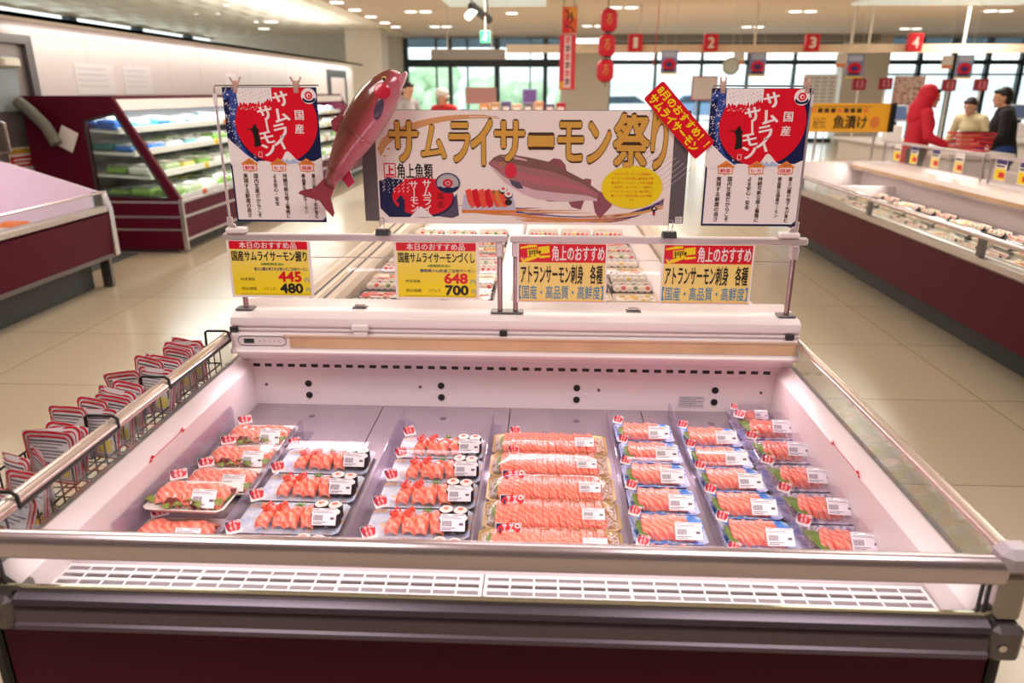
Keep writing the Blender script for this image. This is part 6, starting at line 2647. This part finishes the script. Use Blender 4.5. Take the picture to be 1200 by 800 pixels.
# checkout counters with terminals
M_CTR = mat('counter_white', (222, 214, 208), .4)
for i, (x, y, lab) in enumerate(((4.75, 9.3, 'white checkout counter with a till, between the red coat and the beige shirt'), (6.9, 10.2, 'white checkout counter with a till, farther right'),
                                 (3.3, 11.5, 'white checkout counter with a till behind the right poster'))):
    t = empty('checkout_counter', (x, y, 0), 0, lab, 'counter', 'checkout counters')
    k = MB()
    k.box(-.35, .35, -.9, .9, .08, .88, M_CTR, .01)
    k.box(-.30, .30, -.85, .85, 0, .08, M_KICK)
    k.build('body', t, 30)
    k = MB()
    k.box(-.42, .42, -.95, .95, .88, .92, mat('counter_top', (200, 196, 194), .3), .01)
    k.build('top', t, 30)
    k = MB()
    k.box(-.1, .1, -.08, .08, .92, 1.12, M_WHITE, .01)
    k.box(-.03, .03, -.02, .02, 1.12, 1.2, M_DGREY)
    k.build('till', t, 30)
    k = MB()
    k.M = Matrix.Translation((0, -.02, 1.27)) @ Matrix.Rotation(radians(-20), 4, 'X')
    k.box(-.15, .15, -.015, .015, -.11, .11, mat('terminal_grey', (196, 198, 202), .4), .006)
    k.box(-.13, .13, -.018, -.015, -.09, .09, mat('terminal_screen', (90, 110, 150), .2))
    k.build('terminal', t, 30)
for i, (x, y, lab) in enumerate(((4.68, 7.27, 'red shopping basket on the counter in front of the shoppers'),)):
    t = empty('shopping_basket', (x, y, .92), .1, lab, 'basket')
    k = MB()
    for j in range(5):
        z = .02 + j * .045
        g = .66 + .03 * j
        k.tube([(-.24 * g, -.17 * g, z), (.24 * g, -.17 * g, z), (.24 * g, .17 * g, z), (-.24 * g, .17 * g, z)], .008 if j == 4 else .005, M_SIGNR, 6, True)
    for j in range(12):
        u = -.22 + .04 * j
        for sy in (-1, 1):
            k.tube([(u * .70, sy * .112, .02), (u * .82, sy * .132, .2)], .004, M_SIGNR, 5)
    k.box(-.155, .155, -.11, .11, .01, .02, M_SIGNR)
    k.build('basket', t)
    k = MB()
    k.tube([(-.18, 0, .2), (-.16, -.11, .215), (.16, -.11, .215), (.18, 0, .2)], .008, M_BLACK, 6)
    k.build('handle', t)
    # the basket rests on its counter
k = MB()
k.box(4.35, 5.05, 7.02, 7.48, .86, .92, M_CTR, .01)
k.box(4.40, 5.0, 7.07, 7.44, 0, .86, M_CTR)
tag(k.build('packing_table', smooth=30), 'pale packing table under the red basket', 'table')

# ================================================================== people
M_SKIN = mat('skin', (224, 172, 142), .5, sss=.05)
M_HAIR = mat('black_hair', (24, 20, 20), .45)


def fuse(k, name, parent, material, vox=.011):
    """Grow the collected shapes into one continuous surface."""
    o = k.build('shape_tmp', None, 60)
    md = o.modifiers.new('remesh', 'REMESH')
    md.mode = 'VOXEL'
    md.voxel_size = vox
    md2 = o.modifiers.new('smooth', 'SMOOTH')
    md2.iterations = 4
    dg = bpy.context.evaluated_depsgraph_get()
    dg.update()
    me = bpy.data.meshes.new_from_object(o.evaluated_get(dg))
    old = o.data
    bpy.data.objects.remove(o)
    bpy.data.meshes.remove(old)
    me.name = name
    me.materials.clear()
    me.materials.append(material)
    me.polygons.foreach_set('material_index', [0] * len(me.polygons))
    me.polygons.foreach_set('use_smooth', [True] * len(me.polygons))
    r = bpy.data.objects.new(name, me)
    COL.objects.link(r)
    r.parent = parent
    return r


def limb(k, pts, rs, m, n=12):
    for (p0, r0), (p1, r1) in zip(zip(pts, rs), zip(pts[1:], rs[1:])):
        k.tube([p0, p1], r0, m, n, False, r1)
        k.ell(p1, (r1, r1, r1), m, n, 8)
    k.ell(pts[0], (rs[0],) * 3, m, n, 8)


def person(x, y, rz, h, label, shirt, trousers, lean=0.0, hands=((-.22, -.30, .98), (.22, -.30, .98)), hat=None, hood=None, nod=0.0, apron=None):
    """Facing -Y before rz. Lean bends the trunk forward at the hips."""
    t = empty('person', (x, y, 0), rz, label, 'person')
    s = h / 1.62
    V = lambda a, b_, c: Vector((a * s, b_ * s, c * s))
    hip = V(0, 0, .86)

    def bent(v):
        d = v - hip
        return hip + Matrix.Rotation(-lean, 3, 'X').inverted() @ d if lean else v
    RL = Matrix.Rotation(lean, 3, 'X')

    def B(a, b_, c):
        return hip + RL @ (V(a, b_, c) - hip)
    sh = [B(-.175, 0, 1.32), B(.175, 0, 1.32)]
    hd = B(0, -.02, 1.50)
    RH = Matrix.Rotation(lean * .4 + nod, 3, 'X')
    H = lambda a, b_, c: hd + RH @ V(a, b_, c)
    body = MB()
    m = M_SKIN
    limb(body, [B(0, .01, .90), B(0, .0, 1.05), B(0, .0, 1.22), B(0, .01, 1.32)], [.115 * s, .105 * s, .12 * s, .10 * s], m)
    limb(body, [sh[0], B(0, .01, 1.34), sh[1]], [.05 * s, .06 * s, .05 * s], m)
    limb(body, [B(0, .01, 1.32), B(0, -.005, 1.43)], [.055 * s, .05 * s], m)
    # head with brow, nose, chin, lips and ears
    body.ell(H(0, 0, .02), (.074 * s, .092 * s, .092 * s), m, 18, 12)
    body.ell(H(0, -.022, -.045), (.056 * s, .066 * s, .060 * s), m, 16, 10)
    body.ell(H(0, -.092, -.012), (.011 * s, .018 * s, .020 * s), m, 8, 6)
    body.ell(H(0, -.082, .03), (.05 * s, .014 * s, .010 * s), m, 8, 6)
    body.ell(H(0, -.078, -.090), (.022 * s, .018 * s, .016 * s), m, 8, 6)
    for e in (-1, 1):
        body.ell(H(e * .076, .008, -.005), (.010 * s, .018 * s, .030 * s), m, 8, 6)
    hand_pts = []
    for i, e in enumerate((-1, 1)):
        hp = V(*hands[i])
        el = (sh[i] + hp) / 2
        d = (hp - sh[i])
        L = (.27 + .24) * s
        off = math.sqrt(max(0.0, (L / 2) ** 2 - (d.length / 2) ** 2))
        el = el + Vector((e * off * .45, off * .7, -off * .55))
        limb(body, [sh[i], el, hp], [.046 * s, .037 * s, .026 * s], m)
        fdir = (hp - el).normalized()
        side = fdir.cross(Vector((0, 0, 1))).normalized()
        dn = side.cross(fdir).normalized()
        if dn.z > 0:
            dn = -dn
        palm = hp + fdir * .045 * s
        body.ell(hp + fdir * .02 * s, (.022 * s, .022 * s, .020 * s), m, 8, 6)
        limb(body, [hp + fdir * .02 * s - side * .015 * s, palm - side * .022 * s], [.016 * s, .014 * s], m, 8)
        limb(body, [hp + fdir * .02 * s + side * .015 * s, palm + side * .022 * s], [.016 * s, .014 * s], m, 8)
        limb(body, [hp + fdir * .02 * s, palm], [.016 * s, .015 * s], m, 8)
        for q, fl_ in zip((-.03, -.010, .010, .029), (.060, .072, .066, .052)):
            a0 = palm + side * q * s
            a1 = a0 + (fdir * .6 + dn * .3) * fl_ * .55 * s
            a2 = a1 + (fdir * .3 + dn * .8) * fl_ * .5 * s
            limb(body, [a0, a1, a2], [.0095 * s, .009 * s, .008 * s], m, 6)
        b0 = hp + fdir * .022 * s - side * e * .02 * s
        b1 = b0 + (fdir * .4 - side * e * .8) * .03 * s
        limb(body, [b0, b1, b1 + (fdir * .8 + dn * .4) * .028 * s], [.012 * s, .010 * s, .009 * s], m, 6)
        hand_pts.append((sh[i], el, hp))
    for e in (-1, 1):
        limb(body, [V(e * .085, 0, .86), V(e * .095, -.01, .46), V(e * .10, .01, .09)], [.085 * s, .055 * s, .038 * s], m)
        limb(body, [V(e * .10, .02, .05), V(e * .105, -.12, .035)], [.04 * s, .032 * s], m)
    fuse(body, 'body', t, M_SKIN, .0095)
    # clothing
    top_ = MB()
    limb(top_, [B(0, .01, .84), B(0, .0, 1.02), B(0, .0, 1.20), B(0, .01, 1.31)], [.150 * s, .138 * s, .148 * s, .112 * s], m, 16)
    limb(top_, [sh[0], B(0, .01, 1.33), sh[1]], [.068 * s, .078 * s, .068 * s], m, 14)
    for a, el, hp in hand_pts:
        w_ = el + (hp - el) * .82
        limb(top_, [a, el, w_], [.066 * s, .054 * s, .044 * s], m)
    fuse(top_, 'shirt', t, shirt, .014)
    lg = MB()
    for e in (-1, 1):
        limb(lg, [V(e * .085, 0, .86), V(e * .095, -.005, .46), V(e * .10, .012, .10)], [.108 * s, .076 * s, .058 * s], m, 14)
    limb(lg, [V(-.05, 0, .88), V(.05, 0, .88)], [.125 * s, .125 * s], m, 14)
    fuse(lg, 'trousers', t, trousers, .016)
    for e in (-1, 1):
        k = MB()
        k.ell(V(e * .104, -.05, .045), (.048 * s, .13 * s, .045 * s), M_BLACK, 12, 8)
        k.build('shoe', t, 60)
    k = MB()
    k.ell(H(0, .022, .040), (.083 * s, .092 * s, .086 * s), m, 18, 12)
    k.ell(H(0, .050, -.02), (.074 * s, .06 * s, .075 * s), m, 14, 10)
    k.ell(H(0, -.045, .078), (.066 * s, .045 * s, .030 * s), m, 14, 8)
    fuse(k, 'hair', t, M_HAIR, .009)
    k = MB()
    for e in (-1, 1):
        k.ell(H(e * .030, -.083, .008), (.011 * s, .006 * s, .006 * s), M_WHITE, 8, 6)
        k.ell(H(e * .030, -.088, .008), (.005 * s, .003 * s, .005 * s), M_HAIR, 8, 6)
        k.box(0, 0.001, 0, 0.001, 0, 0.001, M_HAIR)
        k.v[-8:] = [tuple(H(e * (.018 + .024 * (q & 1)), -.088 - .004 * ((q >> 1) & 1), .026 + .006 * (q >> 2))) for q in range(8)]
    k.build('eyes', t, 60)
    k = MB()
    k.ell(H(0, -.086, -.052), (.024 * s, .007 * s, .008 * s), mat('lips', (186, 106, 96), .5), 10, 6)
    k.build('mouth', t, 60)
    if hat is not None:
        k = MB()
        k.ell(H(0, .010, .062), (.098 * s, .108 * s, .078 * s), hat, 20, 12)
        k.ell(H(0, .03, .0), (.094 * s, .090 * s, .05 * s), hat, 18, 10)
        k.build('cap', t, 60)
    if hood is not None:
        k = MB()
        k.ell(H(0, .035, .025), (.108 * s, .112 * s, .125 * s), m, 18, 12)
        limb(k, [H(0, .05, -.02), B(0, .06, 1.36), B(0, .05, 1.28)], [.10 * s, .12 * s, .13 * s], m)
        fuse(k, 'hood', t, hood, .012)
    return t


SH_G = mat('shirt_grey', (176, 172, 174), .8)
SH_R = mat('shirt_red', (206, 36, 44), .7)
COAT = mat('coat_red', (206, 20, 50), .7)
SH_BE = mat('shirt_beige', (214, 200, 162), .8)
SH_BK = mat('shirt_black', (24, 22, 26), .8)
TR_D = mat('trousers_dark', (44, 44, 52), .8)
TR_B = mat('trousers_blue', (40, 70, 140), .8)
CAPW = mat('cap_white', (238, 234, 232), .7)
person(-1.92, 9.95, radians(60), 1.68, 'person in a grey shirt with black hair by the glass doors, looking down', SH_G, TR_D, .06, nod=.25)
person(-1.36, 10.3, radians(-30), 1.58, 'person in a red shirt and white cap beside the glass doors', SH_R, TR_D, .12, hat=CAPW, nod=.15)
person(4.38, 7.85, radians(75), 1.60, 'person in a hooded red coat at the checkout, turned to the right', COAT, TR_D, .10, hood=COAT, nod=.1)
person(5.76, 9.2, radians(-60), 1.50, 'person in a beige shirt leaning over the checkout counter', SH_BE, TR_B, .28, nod=.25)
person(5.50, 8.05, radians(-110), 1.60, 'person in a black shirt at the right edge, back half turned', SH_BK, TR_B, .14, nod=.1)

bpy.data.objects.remove(_txt_obj)
bpy.data.curves.remove(_txt_curve)
